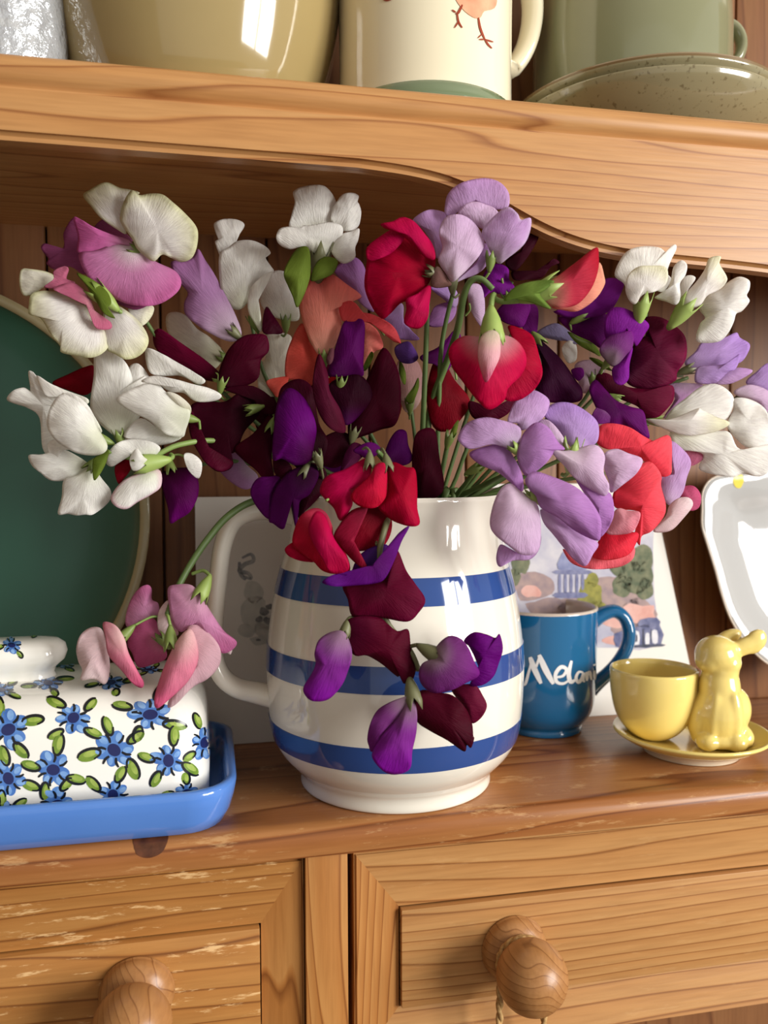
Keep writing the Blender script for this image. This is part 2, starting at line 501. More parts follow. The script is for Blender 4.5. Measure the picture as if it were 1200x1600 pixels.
def add_stroke(bm, bvh, pts, w, off, inv, sub=5, taper=True):
    pts = catmull(pts, sub, closed=False) if len(pts) > 2 else [tuple(pts[0][j] + (pts[1][j] - pts[0][j]) * k / 5 for j in (0, 1)) for k in range(6)]
    prev = None
    n = len(pts)
    for i, (x, y) in enumerate(pts):
        a = pts[max(i - 1, 0)]; b = pts[min(i + 1, n - 1)]
        tx, ty = b[0] - a[0], b[1] - a[1]
        l = math.hypot(tx, ty) or 1
        ww = w * 0.5
        if taper: ww *= 0.45 + 0.55 * math.sin(math.pi * min(max((i + 0.7) / n, 0), 1))
        nx, ny = -ty / l * ww, tx / l * ww
        row = []
        for s in (-1, 0, 1):
            h, nn, _, _ = bvh.ray_cast(CAM, ray(x + nx * s, y + ny * s).normalized())
            if h is None: row = None; break
            if nn.dot(ray(x, y)) > 0: nn = -nn
            row.append(bm.verts.new(h + nn * off + inv))
        if row and prev:
            bm.faces.new((prev[0], row[0], row[1], prev[1])); bm.faces.new((prev[1], row[1], row[2], prev[2]))
        prev = row

# dark knot in the worktop edge, half under the tray
bpy.context.view_layer.update()
bm = bmesh.new()
add_patch(bm, bvh_of(WORKTOP), [(208, 1306), (220, 1298), (245, 1296), (263, 1304), (256, 1328), (242, 1338), (226, 1340), (212, 1332)], 0.0002, Vector((0, 0, 0)), 14, 4)
obj('wood_knot', bm, flat('knot_brown', (104, 58, 32), 0.4, 0.8, (66, 34, 18), 200), dresser)
# ------------------------------------------------------------------ striped jug
jc = P(617, 1000, 0.4285); JC = Vector((jc.x, jc.y, 0))
jug = empty('striped_jug', JC)
tag(jug, 'cream jug with three blue bands holding the sweet pea bouquet', 'jug')
jprof = [(0.0475, 0.0), (0.0488, 0.0012), (0.0486, 0.0055), (0.0500, 0.0085), (0.0540, 0.0125), (0.0588, 0.018), (0.0625, 0.0255), (0.0645, 0.036), (0.0655, 0.049),
         (0.0657, 0.060), (0.0650, 0.073), (0.0634, 0.086), (0.0612, 0.098), (0.0588, 0.108), (0.0562, 0.1165), (0.0538, 0.124), (0.0527, 0.132), (0.0532, 0.140), (0.0540, 0.1445)]
jout = smooth_prof(jprof, 5)
def jr(z):
    for (r0, z0), (r1, z1) in zip(jout[1:-1], jout[2:]):
        if z0 <= z <= z1 or z1 <= z <= z0:
            t = (z - z0) / (z1 - z0 + 1e-9); return r0 + (r1 - r0) * t
    return jout[-1][0]
def spout(v, r, h, a):
    if h > 0.118 and r > 0.03:
        k = min((h - 0.118) / 0.026, 1) ** 1.5
        da = (a + math.pi) % (2 * math.pi) - math.pi - 0.0
        g = math.exp(-(da / 0.42) ** 2)
        v = v + Vector((0.020 * g * k, 0, 0.006 * g * k))
    return v
bm = bmesh.new()
prof = [(0.0, 0.0025), (0.044, 0.0025), (0.0465, 0.0)] + jout + [(0.0532, 0.1462), (0.0518, 0.1458)]
inner = [(max(jr(z) - 0.0034, 0.01), z) for z in [0.142, 0.132, 0.12, 0.108, 0.09, 0.07, 0.05, 0.03, 0.016]] + [(0.046, 0.009), (0.03, 0.007), (0.0, 0.007)]
add_lathe(bm, prof + inner, 96, spout=spout)
jbody = obj('body', bm, C_WHITE, jug, angle=60)
for z0, z1 in ((0.0985, 0.1108), (0.0607, 0.0728), (0.0243, 0.0362)):
    bm = bmesh.new()
    zs = [z0 + (z1 - z0) * k / 10 for k in range(11)]
    band = [(jr(z0) - 0.0006, z0 - 0.0001)] + [(jr(z) + 0.00035, z) for z in zs] + [(jr(z1) - 0.0006, z1 + 0.0001)]
    add_lathe(bm, band, 96)
    obj('blue_band', bm, C_BLUE, jug, angle=60)
# handle
hp = [(468, 806), (430, 797), (395, 797), (364, 812), (348, 846), (341, 895), (336, 950), (333, 1005), (343, 1042), (366, 1064), (398, 1074), (436, 1084)]
hd = [0.4285] * len(hp)
pts = [P(x, y, 0.4285) - JC for x, y in catmull(hp, 4, closed=False)]
for p_ in pts: p_.y = p_.y * 0.25
bm = bmesh.new()
n = len(pts)
add_tube(bm, pts, [0.0048 + 0.0016 * (abs(2 * i / (n - 1) - 1) ** 3) for i in range(n)], 14, flat=(1.5, 0.95))
obj('handle', bm, C_WHITE, jug)

# ------------------------------------------------------------------ blue mug
mc = P(849, 1000, 0.512); MC = Vector((mc.x, mc.y, 0))
mug = empty('blue_mug', MC)
tag(mug, 'small teal blue mug with white brush lettering behind the jug', 'mug')
bm = bmesh.new()
mo = smooth_prof([(0.0225, 0.0), (0.0236, 0.0008), (0.0236, 0.0028), (0.0232, 0.0042), (0.0262, 0.0075), (0.0292, 0.0125), (0.0310, 0.020), (0.0318, 0.032), (0.0321, 0.050), (0.0324, 0.066), (0.0326, 0.0745)], 5)
add_lathe(bm, [(0.0, 0.002), (0.021, 0.002)] + mo, 80)
mbody = obj('body', bm, C_TEAL, mug, angle=60)
bm = bmesh.new()
add_lathe(bm, [(0.0326, 0.0745), (0.0324, 0.0757), (0.0315, 0.0761), (0.0306, 0.0755), (0.0300, 0.072), (0.0297, 0.05), (0.029, 0.02), (0.024, 0.009), (0.012, 0.006), (0.0, 0.006)], 80)
obj('inner_glaze', bm, C_INNER, mug, angle=60)
hp = [(922, 972), (940, 960), (960, 955), (976, 966), (983, 988), (979, 1012), (966, 1034), (950, 1052), (934, 1066), (922, 1076)]
pts = [P(x, y, 0.512) - MC for x, y in catmull(hp, 4, closed=False)]
n = len(pts)
bm = bmesh.new()
add_tube(bm, pts, [0.0042 + 0.0018 * (abs(2 * i / (n - 1) - 1) ** 4) for i in range(n)], 14, flat=(1.2, 0.95))
obj('handle', bm, C_TEAL, mug)
bpy.context.view_layer.update()
PAINT_W = flat('white_lettering', (240, 240, 238), 0.25)
bv = bvh_of(mbody)
bm = bmesh.new()
def c4(l): return [(780 + x * 0.35, 860 + y * 0.35) for x, y in l]
for st, w in [([(106, 600), (118, 594), (132, 545), (146, 490)], 4.5), ([(138, 476), (158, 530), (187, 594)], 9), ([(178, 466), (206, 530), (242, 596)], 9.5), ([(158, 540), (172, 500), (180, 470)], 4),
              ([(248, 566), (283, 560), (300, 532), (276, 520), (252, 550), (256, 586), (286, 594), (312, 578)], 6), ([(322, 492), (310, 550), (318, 586), (338, 578)], 7),
              ([(374, 545), (354, 543), (342, 568), (352, 588), (368, 572), (376, 548), (374, 580), (382, 584)], 5.5), ([(390, 542), (390, 582)], 5.5), ([(390, 562), (402, 543), (410, 578)], 5),
              ([(424, 536), (425, 578)], 5), ([(422, 508), (425, 514)], 5), ([(432, 560), (437, 545), (434, 574), (438, 572)], 4)]:
    add_stroke(bm, bv, c4(st), w, 0.00025, -MC)
o = obj('lettering', bm, PAINT_W, mug)
tag(o, 'white brushed lettering across the mug')

# ------------------------------------------------------------------ rabbit egg cup
ec = P(1079, 1150, 0.470); EC = Vector((ec.x, ec.y, 0))
egg = empty('rabbit_egg_cup', EC)
tag(egg, 'yellow egg cup with a sitting rabbit figure on one saucer', 'egg cup')
bm = bmesh.new()
add_lathe(bm, smooth_prof([(0.0, 0.0052), (0.020, 0.0052), (0.028, 0.0062), (0.0345, 0.0092), (0.0408, 0.0125), (0.0422, 0.0122), (0.0418, 0.0108), (0.036, 0.0072), (0.028, 0.0036), (0.0262, 0.003)], 4) + [(0.0, 0.003)], 80)
obj('saucer', bm, C_YELLOW, egg, angle=60)
bm = bmesh.new()
add_lathe(bm, [(0.0, 0.0008), (0.0238, 0.0008), (0.0245, 0.0), (0.0262, 0.0004), (0.0275, 0.0030), (0.0355, 0.0068), (0.0345, 0.0072), (0.02, 0.0045), (0, 0.0045)], 64)
obj('saucer_foot', bm, ceramic('cream_foot', (232, 222, 196)), egg, angle=50)
cc = P(1021, 1100, 0.476) - EC
bm = bmesh.new()
cup = [(0.0, 0.0058), (0.008, 0.0058)] + smooth_prof([(0.0098, 0.0066), (0.0140, 0.0095), (0.0190, 0.0155), (0.0222, 0.0230), (0.0238, 0.0320), (0.0243, 0.0415), (0.0243, 0.0450)], 5) + \
      [(0.0240, 0.0458), (0.0232, 0.0461), (0.0225, 0.0455)] + smooth_prof([(0.0222, 0.043), (0.0216, 0.034), (0.0196, 0.025), (0.015, 0.018), (0.008, 0.014), (0.0, 0.013)], 4)
add_lathe(bm, cup, 72, (cc.x, cc.y, 0))
obj('cup', bm, C_YELLOW, egg, angle=60)
# rabbit figure: blended from rounded volumes, one continuous surface
rb = P(1124, 1165, 0.4615) - EC; rb.z = 0.0058
rx, ry = Vector((RIGHT.x, RIGHT.y, 0)).normalized(), Vector((FWD.x, FWD.y, 0)).normalized()
bm = bmesh.new()
def blob(c, r, rot=0.0, tilt=0.0):
    res = bmesh.ops.create_uvsphere(bm, u_segments=24, v_segments=16, radius=1.0)
    ca, sa = math.cos(rot), math.sin(rot)
    ct, sn = math.cos(tilt), math.sin(tilt)
    for v in res['verts']:
        q = Vector((v.co.x * r[0], v.co.y * r[1], v.co.z * r[2]))
        q = Vector((q.x * ca - q.z * sa, q.y, q.x * sa + q.z * ca))
        q = Vector((q.x, q.y * ct - q.z * sn, q.y * sn + q.z * ct))
        q = q + Vector(c)
        v.co = rb + rx * q.x + ry * q.y + Vector((0, 0, q.z))
blob((0.0, 0, 0.018), (0.0150, 0.0135, 0.0190)); blob((-0.0005, 0, 0.032), (0.0112, 0.0108, 0.0165)); blob((0.0, 0, 0.0045), (0.0158, 0.0135, 0.0055))
blob((0.0085, 0.001, 0.0205), (0.0085, 0.0105, 0.0125)); blob((0.0115, -0.003, 0.006), (0.0055, 0.0085, 0.0065))
blob((-0.0095, -0.007, 0.0045), (0.0062, 0.0070, 0.0050)); blob((0.0055, -0.0095, 0.0045), (0.0062, 0.0060, 0.0050))
blob((-0.0062, -0.0074, 0.019), (0.0044, 0.0048, 0.0150), -0.10); blob((0.0042, -0.0090, 0.019), (0.0046, 0.0045, 0.0150), 0.06); blob((-0.0125, 0.001, 0.016), (0.0045, 0.008, 0.012), -0.12)
blob((-0.0022, 0, 0.0510), (0.0118, 0.0112, 0.0108)); blob((-0.0065, -0.001, 0.0480), (0.0078, 0.0085, 0.0070)); blob((0.0015, -0.0015, 0.0470), (0.0090, 0.0090, 0.0075))
blob((0.0128, -0.002, 0.0562), (0.0125, 0.0034, 0.0050), 0.42); blob((0.0180, -0.002, 0.0585), (0.0078, 0.0032, 0.0058), 0.95); blob((0, 0, 0.0425), (0.0098, 0.0098, 0.009))
blob((0.0065, 0.0075, 0.0585), (0.0090, 0.0034, 0.0045), 0.45)
rab = obj('rabbit_figure', bm, C_YELLOW, egg)
md = rab.modifiers.new('blend', 'REMESH'); md.mode = 'VOXEL'; md.voxel_size = 0.0007; md.use_smooth_shade = True
md = rab.modifiers.new('soften', 'SMOOTH'); md.factor = 0.5; md.iterations = 22

# ------------------------------------------------------------------ butter dish
dish = empty('blue_butter_tray', (-0.10, 0.0510, 0))
tag(dish, 'cornflower blue oblong dish tray beneath the floral butter cover', 'dish')
def rrect(hx, hy, r, n=7):
    out = []
    for cx, cy, a0 in ((hx - r, hy - r, 0), (-hx + r, hy - r, math.pi / 2), (-hx + r, -hy + r, math.pi), (hx - r, -hy + r, 1.5 * math.pi)):
        for k in range(n + 1):
            a = a0 + math.pi / 2 * k / n
            out.append((cx + r * math.cos(a), cy + r * math.sin(a)))
    return out
def add_loft(bm, layers, cap0=True, cap1=True):
    rows = [[bm.verts.new((x, y, z)) for x, y in pts_] for pts_, z in layers]
    n = len(rows[0])
    for A, B in zip(rows[:-1], rows[1:]):
        for k in range(n): bm.faces.new((A[k], A[(k + 1) % n], B[(k + 1) % n], B[k]))
    if cap0: bm.faces.new(rows[0][::-1])
    if cap1: bm.faces.new(rows[-1])
    bmesh.ops.recalc_face_normals(bm, faces=bm.faces)
bm = bmesh.new()
HX, HY = 0.1095, 0.0550
add_loft(bm, [(rrect(HX - 0.0085, HY - 0.0075, 0.016), 0.0), (rrect(HX - 0.006, HY - 0.0055, 0.018), 0.0008), (rrect(HX - 0.003, HY - 0.003, 0.020), 0.006), (rrect(HX - 0.001, HY - 0.001, 0.021), 0.013),
              (rrect(HX, HY, 0.022), 0.0185), (rrect(HX - 0.0006, HY - 0.0006, 0.022), 0.0203), (rrect(HX - 0.0025, HY - 0.0025, 0.020), 0.0208), (rrect(HX - 0.0045, HY - 0.0045, 0.019), 0.0198), (rrect(HX - 0.006, HY - 0.006, 0.018), 0.012),
              (rrect(HX - 0.008, HY - 0.008, 0.016), 0.006), (rrect(HX - 0.02, HY - 0.02, 0.01), 0.005)])
obj('tray', bm, C_DISHBLUE, dish, angle=70)
cover = empty('floral_butter_cover', (-0.103, 0.0515, 0.0062))
tag(cover, 'white butter dish cover painted with blue flowers and green leaves', 'butter dish')
bm = bmesh.new()
CX, CY, CH = 0.1000, 0.0415, 0.0560
lay = [(rrect(CX, CY, 0.017), 0.0), (rrect(CX + 0.0005, CY + 0.0005, 0.0175), 0.018), (rrect(CX - 0.0005, CY - 0.0005, 0.0175), 0.034)]
for k in range(1, 9):
    a = math.pi / 2 * k / 8
    lay.append((rrect(CX - 0.0005 - 0.017 * (1 - math.cos(a)), CY - 0.0005 - 0.017 * (1 - math.cos(a)), max(0.0175 - 0.012 * (1 - math.cos(a)), 0.003)), 0.036 + 0.019 * math.sin(a)))
lay.append((rrect(CX - 0.03, CY - 0.03, 0.003), CH))
add_loft(bm, lay)
cbody = obj('body', bm, C_COVER, cover, angle=70)
bm = bmesh.new()
hpr = [(rrect(0.020, 0.011, 0.010), 0.0545), (rrect(0.0185, 0.0095, 0.009), 0.058), (rrect(0.0195, 0.0105, 0.0095), 0.0605), (rrect(0.0235, 0.0125, 0.011), 0.0640), (rrect(0.0245, 0.0132, 0.0115), 0.0675), (rrect(0.0235, 0.0125, 0.011), 0.0710), (rrect(0.0205, 0.010, 0.009), 0.0732), (rrect(0.013, 0.005, 0.004), 0.0742)]
hpr = [([(x + 0.010, y) for x, y in q], z) for q, z in hpr]
add_loft(bm, hpr)
chand = obj('handle', bm, C_COVER, cover, angle=70)
bpy.context.view_layer.update()
PB1 = flat('paint_light_blue', (98, 146, 212), 0.2, 0.9, (60, 104, 180), 180)
PB2 = flat('paint_dark_blue', (32, 40, 92), 0.2)
PG = flat('paint_leaf_green', (134, 160, 62), 0.2, 0.9, (96, 128, 44), 180)
PB3 = flat('paint_pale_blue', (146, 184, 230), 0.2, 0.9, (104, 150, 212), 250)
PG2 = flat('paint_pale_green', (172, 190, 96), 0.2, 0.8, (140, 166, 70), 250)
PK = flat('paint_outline', (22, 24, 30), 0.2)
bvc = bvh_of(cbody); bvhnd = bvh_of(chand)
COFF = -cover.location
def painted_flower(cx, cy, r, rot, sq=1.0, bv=None, nleaf=4, npet=6):
    bv = bv or bvc
    def ell(x, y, a, l, w, n=8):
        return [(x + math.cos(a) * math.cos(t) * l - math.sin(a) * math.sin(t) * w, y + (math.sin(a) * math.cos(t) * l + math.cos(a) * math.sin(t) * w) * sq) for t in [2 * math.pi * k / n for k in range(n)]]
    fl = empty('painted_flower', cover.location - cover.location, cover)
    b1 = bmesh.new(); b2 = bmesh.new(); b3 = bmesh.new(); b4 = bmesh.new(); b5 = bmesh.new(); b6 = bmesh.new()
    for k in range(npet):
        a = rot + 2 * math.pi * k / npet + random.uniform(-0.25, 0.25)
        rr = r * random.uniform(0.8, 1.12)
        px_, py_ = cx + math.cos(a) * rr * 0.56, cy + math.sin(a) * rr * 0.56 * sq
        add_patch(b1, bv, ell(px_, py_, a, rr * 0.50, rr * random.uniform(0.30, 0.38)), 0.00010 + 0.000012 * k, COFF, 2, 2)
        add_patch(b5, bv, ell(cx + math.cos(a + 0.12) * rr * 0.72, cy + math.sin(a + 0.12) * rr * 0.72 * sq, a, rr * 0.26, rr * 0.16), 0.00022, COFF, 2, 2)
    for k in range(nleaf):
        a = rot + 0.4 + 2 * math.pi * k / nleaf + random.uniform(-0.35, 0.35)
        d = r * random.uniform(1.22, 1.42); l = r * random.uniform(0.48, 0.62)
        x, y = cx + math.cos(a) * d, cy + math.sin(a) * d * sq
        a2 = a + random.uniform(-0.35, 0.35)
        add_patch(b3, bv, ell(x, y, a2, l, l * 0.55), 0.00016, COFF, 2, 2)
        add_patch(b6, bv, ell(x + l * 0.1, y - l * 0.1, a2, l * 0.6, l * 0.26), 0.00019, COFF, 2, 2)
        e = ell(x + random.uniform(-1, 1), y + random.uniform(-1, 1), a2, l * 0.98, l * 0.46, 10)
        s0 = random.choice((0, 3, 5))
        add_stroke(b4, bv, [e[(s0 + j) % 10] for j in range(8)], r * 0.15, 0.00025, COFF, 2)
    add_patch(b2, bv, ell(cx, cy, rot, r * 0.36, r * 0.30), 0.00024, COFF, 2, 2)
    for k in range(npet):
        a = rot + 2 * math.pi * (k + 0.5) / npet + random.uniform(-0.2, 0.2)
        add_stroke(b4, bv, [(cx + math.cos(a) * r * 0.4, cy + math.sin(a) * r * 0.4 * sq), (cx + math.cos(a + 0.1) * r * 0.65, cy + math.sin(a + 0.1) * r * 0.65 * sq), (cx + math.cos(a) * r * 0.9, cy + math.sin(a) * r * 0.9 * sq)], r * 0.14, 0.00024, COFF, 2)
    obj('petals', b1, PB1, fl); obj('center', b2, PB2, fl); obj('leaves', b3, PG, fl); obj('petal_highlights', b5, PB3, fl); obj('leaf_highlights', b6, PG2, fl); obj('outline', b4, PK, fl)
def c3(x, y): return (x / 3.0, 860 + y / 3.0)
for (x, y, r, sq) in [(345, 785, 30, 0.8), (535, 935, 31, 1), (250, 1028, 29, 1), (40, 840, 33, 0.9), (40, 1068, 28, 1), (790, 985, 28, 1), (705, 770, 33, 0.8), (530, 1145, 27, 0.9), (270, 1190, 30, 0.8),
                      (875, 1135, 22, 0.8), (958, 900, 22, 1.2), (225, 622, 24, 0.5), (520, 620, 24, 0.5), (15, 1235, 26, 0.8), (300, 535, 20, 0.35), (20, 575, 20, 0.4), (5, 655, 22, 0.5),
                      (-190, 940, 30, 0.95), (-240, 760, 30, 0.8), (-160, 1140, 28, 0.9), (-390, 1050, 30, 0.95), (-440, 850, 30, 0.9), (-560, 1180, 28, 0.9), (700, 560, 15, 0.4)]:
    px, py = c3(x, y)
    painted_flower(px, py, r, random.uniform(0, 6), sq)
px, py = c3(55, 445)
painted_flower(px, py, 17, 0.4, 0.75, bvhnd, 3)
px, py = c3(180, 378)
painted_flower(px, py, 12, 1.4, 0.5, bvhnd, 3)

# ------------------------------------------------------------------ plates leaning at the back
GR = 0.134
gp = empty('green_plate', (-0.168, 0.122, 0.0))
tag(gp, 'large round dark green plate with a tan rim leaning at the back', 'plate')
gp.rotation_euler = (math.radians(90 - 5.0), 0, 0)
bm = bmesh.new()
pr = [(0.0, 0.0), (0.08, 0.0005), (0.105, 0.003), (0.122, 0.0085), (GR - 0.004, 0.0140)]
bk = [(GR - 0.003, 0.0125), (0.122, 0.0055), (0.105, -0.001), (0.08, -0.004), (0.0, -0.004)]
add_lathe(bm, smooth_prof(pr, 5) + bk, 96, (0, GR, 0))
o = obj('dish_well', bm, C_PLATEGREEN, gp, angle=60)
bm = bmesh.new()
add_lathe(bm, [(GR - 0.0055, 0.0136), (GR - 0.0045, 0.0150), (GR - 0.0012, 0.0156), (GR, 0.0146), (GR - 0.0008, 0.0130), (GR - 0.0045, 0.0115)], 96, (0, GR, 0), closed=True)
obj('rim', bm, C_PLATERIM, gp, angle=60)

# white shaped plate, partly out of frame
wp_out = [(1097, 795), (1098, 768), (1112, 748), (1140, 741), (1175, 737), (1215, 726), (1260, 724), (1310, 736), (1350, 765), (1362, 805), (1352, 850), (1358, 905), (1340, 960), (1306, 1000), (1290, 1040), (1245, 1062), (1215, 1046), (1190, 1030), (1165, 1004), (1142, 968), (1128, 930), (1118, 892), (1105, 850), (1097, 822)]
wp_out = catmull(wp_out, 4)
wcx, wcy = 1228, 890
wroot = PY(wcx, 1062, 0.112); wroot.z = 0.0
wplate = empty('white_plate', wroot)
tag(wplate, 'white moulded plate with wavy gilt edge standing behind the rabbit', 'plate')
def wpt(x, y, dz):
    Y = 0.1165 - (y - 890) * 0.000030 + dz * 0.9
    return PY(x, y, Y) - wroot
bm = bmesh.new()
rows = []
for t, dz in ((0.02, 0.012), (0.3, 0.012), (0.55, 0.0115), (0.66, 0.009), (0.74, 0.004), (0.86, 0.0015), (0.95, 0.0), (0.985, 0.0003), (1.0, 0.0012), (0.985, 0.003), (0.86, 0.005), (0.72, 0.009), (0.6, 0.0155), (0.02, 0.016)):
    rows.append([bm.verts.new(wpt(wcx + (x - wcx) * t, wcy + (y - wcy) * t, dz)) for x, y in wp_out])
n = len(wp_out)
for A, B in zip(rows[:-1], rows[1:]):
    for k in range(n): bm.faces.new((A[k], A[(k + 1) % n], B[(k + 1) % n], B[k]))
bm.faces.new(rows[0]); bm.faces.new(rows[-1][::-1])
bmesh.ops.recalc_face_normals(bm, faces=bm.faces)
wbody = obj('dish_well', bm, C_PLATEWHITE, wplate, angle=60)
bm = bmesh.new()
ep = [wpt(x, y, 0.0004) for x, y in wp_out]
add_tube(bm, ep + [ep[0]], 0.0007, 6, cap=False)
obj('gilt_edge', bm, ceramic('worn_gilt', (196, 180, 160), rough=0.3), wplate)
bpy.context.view_layer.update()
bm = bmesh.new()
bvw = bvh_of(wbody)
add_patch(bm, bvw, [(1148, 744), (1158, 741), (1162, 750), (1157, 762), (1149, 761), (1145, 752)], 0.0003, -wroot)
obj('painted_petal', bm, flat('paint_yellow', (226, 206, 62), 0.3), wplate)

# ------------------------------------------------------------------ cards
CARD = flat('card_white', (226, 222, 214), 0.7)
def card(name, quad, thick, label):
    c0 = quad[0].copy()
    bm = bmesh.new()
    nrm = (quad[1] - quad[0]).cross(quad[3] - quad[0]).normalized()
    A = [bm.verts.new(q - c0) for q in quad]; B = [bm.verts.new(q - c0 + nrm * thick) for q in quad]
    bm.faces.new(A); bm.faces.new(B[::-1])
    for k in range(4): bm.faces.new((A[k], B[k], B[(k + 1) % 4], A[(k + 1) % 4]))
    bmesh.ops.recalc_face_normals(bm, faces=bm.faces)
    root = empty(name, c0)
    root_o = obj('card_front', bm, CARD, root, smooth=False)
    tag(root, label, 'card')
    bpy.context.view_layer.update()
    return root, root_o, c0
tl = PY(306, 776, 0.136); bl = PY(309, 1155, 0.120)
x0 = PY(306, 900, 0.13).x
q = [Vector((x0, 0.121, 0.0002)), Vector((x0 + 0.105, 0.121, 0.0002)), Vector((x0 + 0.105, 0.1385, PY(306, 777, 0.1385).z)), Vector((x0, 0.1385, PY(306, 777, 0.1385).z))]
c1, c1o, c1c = card('sketch_card', q, 0.0006, 'pale card with grey pencil sketch seen through the jug handle')
bv = bvh_of(c1o)
GREYP = flat('pencil_grey', (128, 132, 138), 0.8, 0.9, (190, 190, 186), 300)
GREYD = flat('pencil_dark', (84, 88, 92), 0.8, 0.9, (150, 150, 150), 300)
GREYL = flat('pencil_pale', (186, 188, 182), 0.8, 0.9, (206, 204, 196), 200)
def blobpoly(cx, cy, rx_, ry_, n=9, j=0.3):
    return [(cx + math.cos(2 * math.pi * k / n) * rx_ * random.uniform(1 - j, 1 + j), cy + math.sin(2 * math.pi * k / n) * ry_ * random.uniform(1 - j, 1 + j)) for k in range(n)]
bm = bmesh.new()
for st in [[(378, 872), (392, 866), (396, 876), (382, 882), (374, 892), (388, 896), (392, 904), (380, 900)], [(374, 878), (376, 896), (384, 906)]]:
    add_stroke(bm, bv, st, 7, 0.0002, -c1c)
obj('sketch_mark', bm, GREYP, c1)
bm = bmesh.new()
for cx, cy, a, b in [(400, 960, 22, 30), (395, 925, 14, 18), (420, 980, 20, 22), (385, 985, 12, 12), (410, 1000, 18, 8)]:
    add_patch(bm, bv, blobpoly(cx, cy, a, b), 0.0002, -c1c, 2, 2)
obj('sketch_wash', bm, GREYL, c1)
bm = bmesh.new()
for cx, cy, a, b in [(412, 955, 8, 6), (405, 968, 6, 5), (418, 970, 7, 6), (422, 948, 6, 5), (404, 1000, 4, 2)]:
    add_patch(bm, bv, blobpoly(cx, cy, a, b), 0.0003, -c1c, 2, 2)
obj('sketch_dark', bm, GREYD, c1)

# greeting card with a watercolour town view
YC0, YC1 = 0.128, 0.1395
b_l = PY(770, 1100, YC0); b_r = PY(1040, 1108, YC0)
qz = 0.150
q = [Vector((b_l.x, YC0, 0.0002)), Vector((PY(1092, 1060, YC0).x, YC0, 0.0002)), Vector((PY(1016, 790, YC1).x, YC1, qz)), Vector((b_l.x, YC1, qz))]
c2, c2o, c2c = card('painted_card', q, 0.0008, 'white card with watercolour of a domed town behind the mug')
bv = bvh_of(c2o)
def wash(name, c, mc, polys, off, scale=150, mot=0.9):
    m_ = flat(name + '_wash', c, 0.75, mot, mc, scale)
    for pl in polys:
        bm = bmesh.new(); add_patch(bm, bv, pl, off, -c2c, 2, 2)
        obj(name, bm, m_, c2)
B = blobpoly
wash('sky_wash', (168, 166, 186), (206, 202, 206), [[(800, 800), (900, 790), (1010, 800), (1020, 860), (1022, 930), (1026, 1010), (960, 1012), (880, 1012), (790, 1012), (790, 900)]], 0.00015, 90)
wash('town_wash', (176, 150, 142), (140, 122, 128), [B(830, 915, 34, 22), B(905, 950, 36, 20), B(960, 930, 40, 26), B(1000, 960, 26, 24), B(850, 950, 30, 16), B(990, 985, 30, 16)], 0.0002, 170)
wash('blush_wash', (222, 180, 170), (206, 150, 138), [B(1000, 958, 26, 16), B(962, 972, 20, 10), B(985, 1000, 40, 8), B(830, 925, 14, 10)], 0.00026, 120)
wash('tree_wash', (74, 88, 64), (128, 128, 98), [B(990, 900, 26, 28), B(1002, 870, 18, 22), B(812, 880, 16, 20), B(970, 915, 18, 16), B(1010, 920, 14, 18), B(965, 880, 12, 18), B(800, 905, 14, 14)], 0.0003, 220)
wash('bright_tree_wash', (156, 150, 66), (112, 112, 50), [B(920, 930, 20, 26), B(935, 955, 20, 16), B(905, 952, 12, 12), B(925, 905, 10, 12)], 0.00034, 260)
wash('dome', (112, 118, 156), (150, 154, 186), [[(872, 890), (874, 872), (882, 860), (894, 854), (906, 860), (914, 872), (916, 890)], [(891, 842), (897, 842), (897, 856), (891, 856)]], 0.00038, 240)
wash('dome_drum', (134, 136, 166), (92, 96, 136), [[(868, 891), (920, 891), (919, 897), (869, 897)], [(872, 899), (876, 899), (876, 926), (872, 926)], [(881, 899), (885, 899), (885, 926), (881, 926)], [(890, 899), (894, 899), (894, 926), (890, 926)], [(899, 899), (903, 899), (903, 926), (899, 926)], [(908, 899), (912, 899), (912, 920), (908, 920)], [(868, 926), (914, 926), (912, 934), (868, 934)]], 0.00042, 240)
wash('terrace_houses', (76, 82, 122), (132, 134, 164), [[(985, 982), (1030, 976), (1032, 1008), (986, 1010)], [(960, 990), (984, 986), (984, 1010), (962, 1010)], [(1000, 968), (1026, 965), (1030, 978), (998, 980)]], 0.00044, 240)
wash('house_front', (228, 226, 228), (204, 204, 214), [[(988, 988), (998, 987), (998, 1008), (988, 1008)], [(1008, 990), (1014, 990), (1014, 1006), (1008, 1006)], [(1018, 986), (1026, 985), (1027, 1004), (1019, 1004)]], 0.0005)
wash('roof_line', (46, 50, 66), (84, 86, 110), [[(986, 1008), (1034, 1006), (1034, 1010), (986, 1012)], [(991, 992), (995, 992), (995, 1002), (991, 1002)], [(1003, 984), (1006, 984), (1006, 1006), (1003, 1006)], [(1016, 984), (1017.5, 984), (1017.5, 1004), (1016, 1004)]], 0.00055)

# ------------------------------------------------------------------ top shelf crockery
ZT = ZS1
def shelf_root(name, px, Y, label, cat):
    r = ray(px, 120); t = (Y - CAM.y) / r.y
    p_ = CAM + r * t
    root = empty(name, (p_.x, Y, ZT)); tag(root, label, cat)
    return root
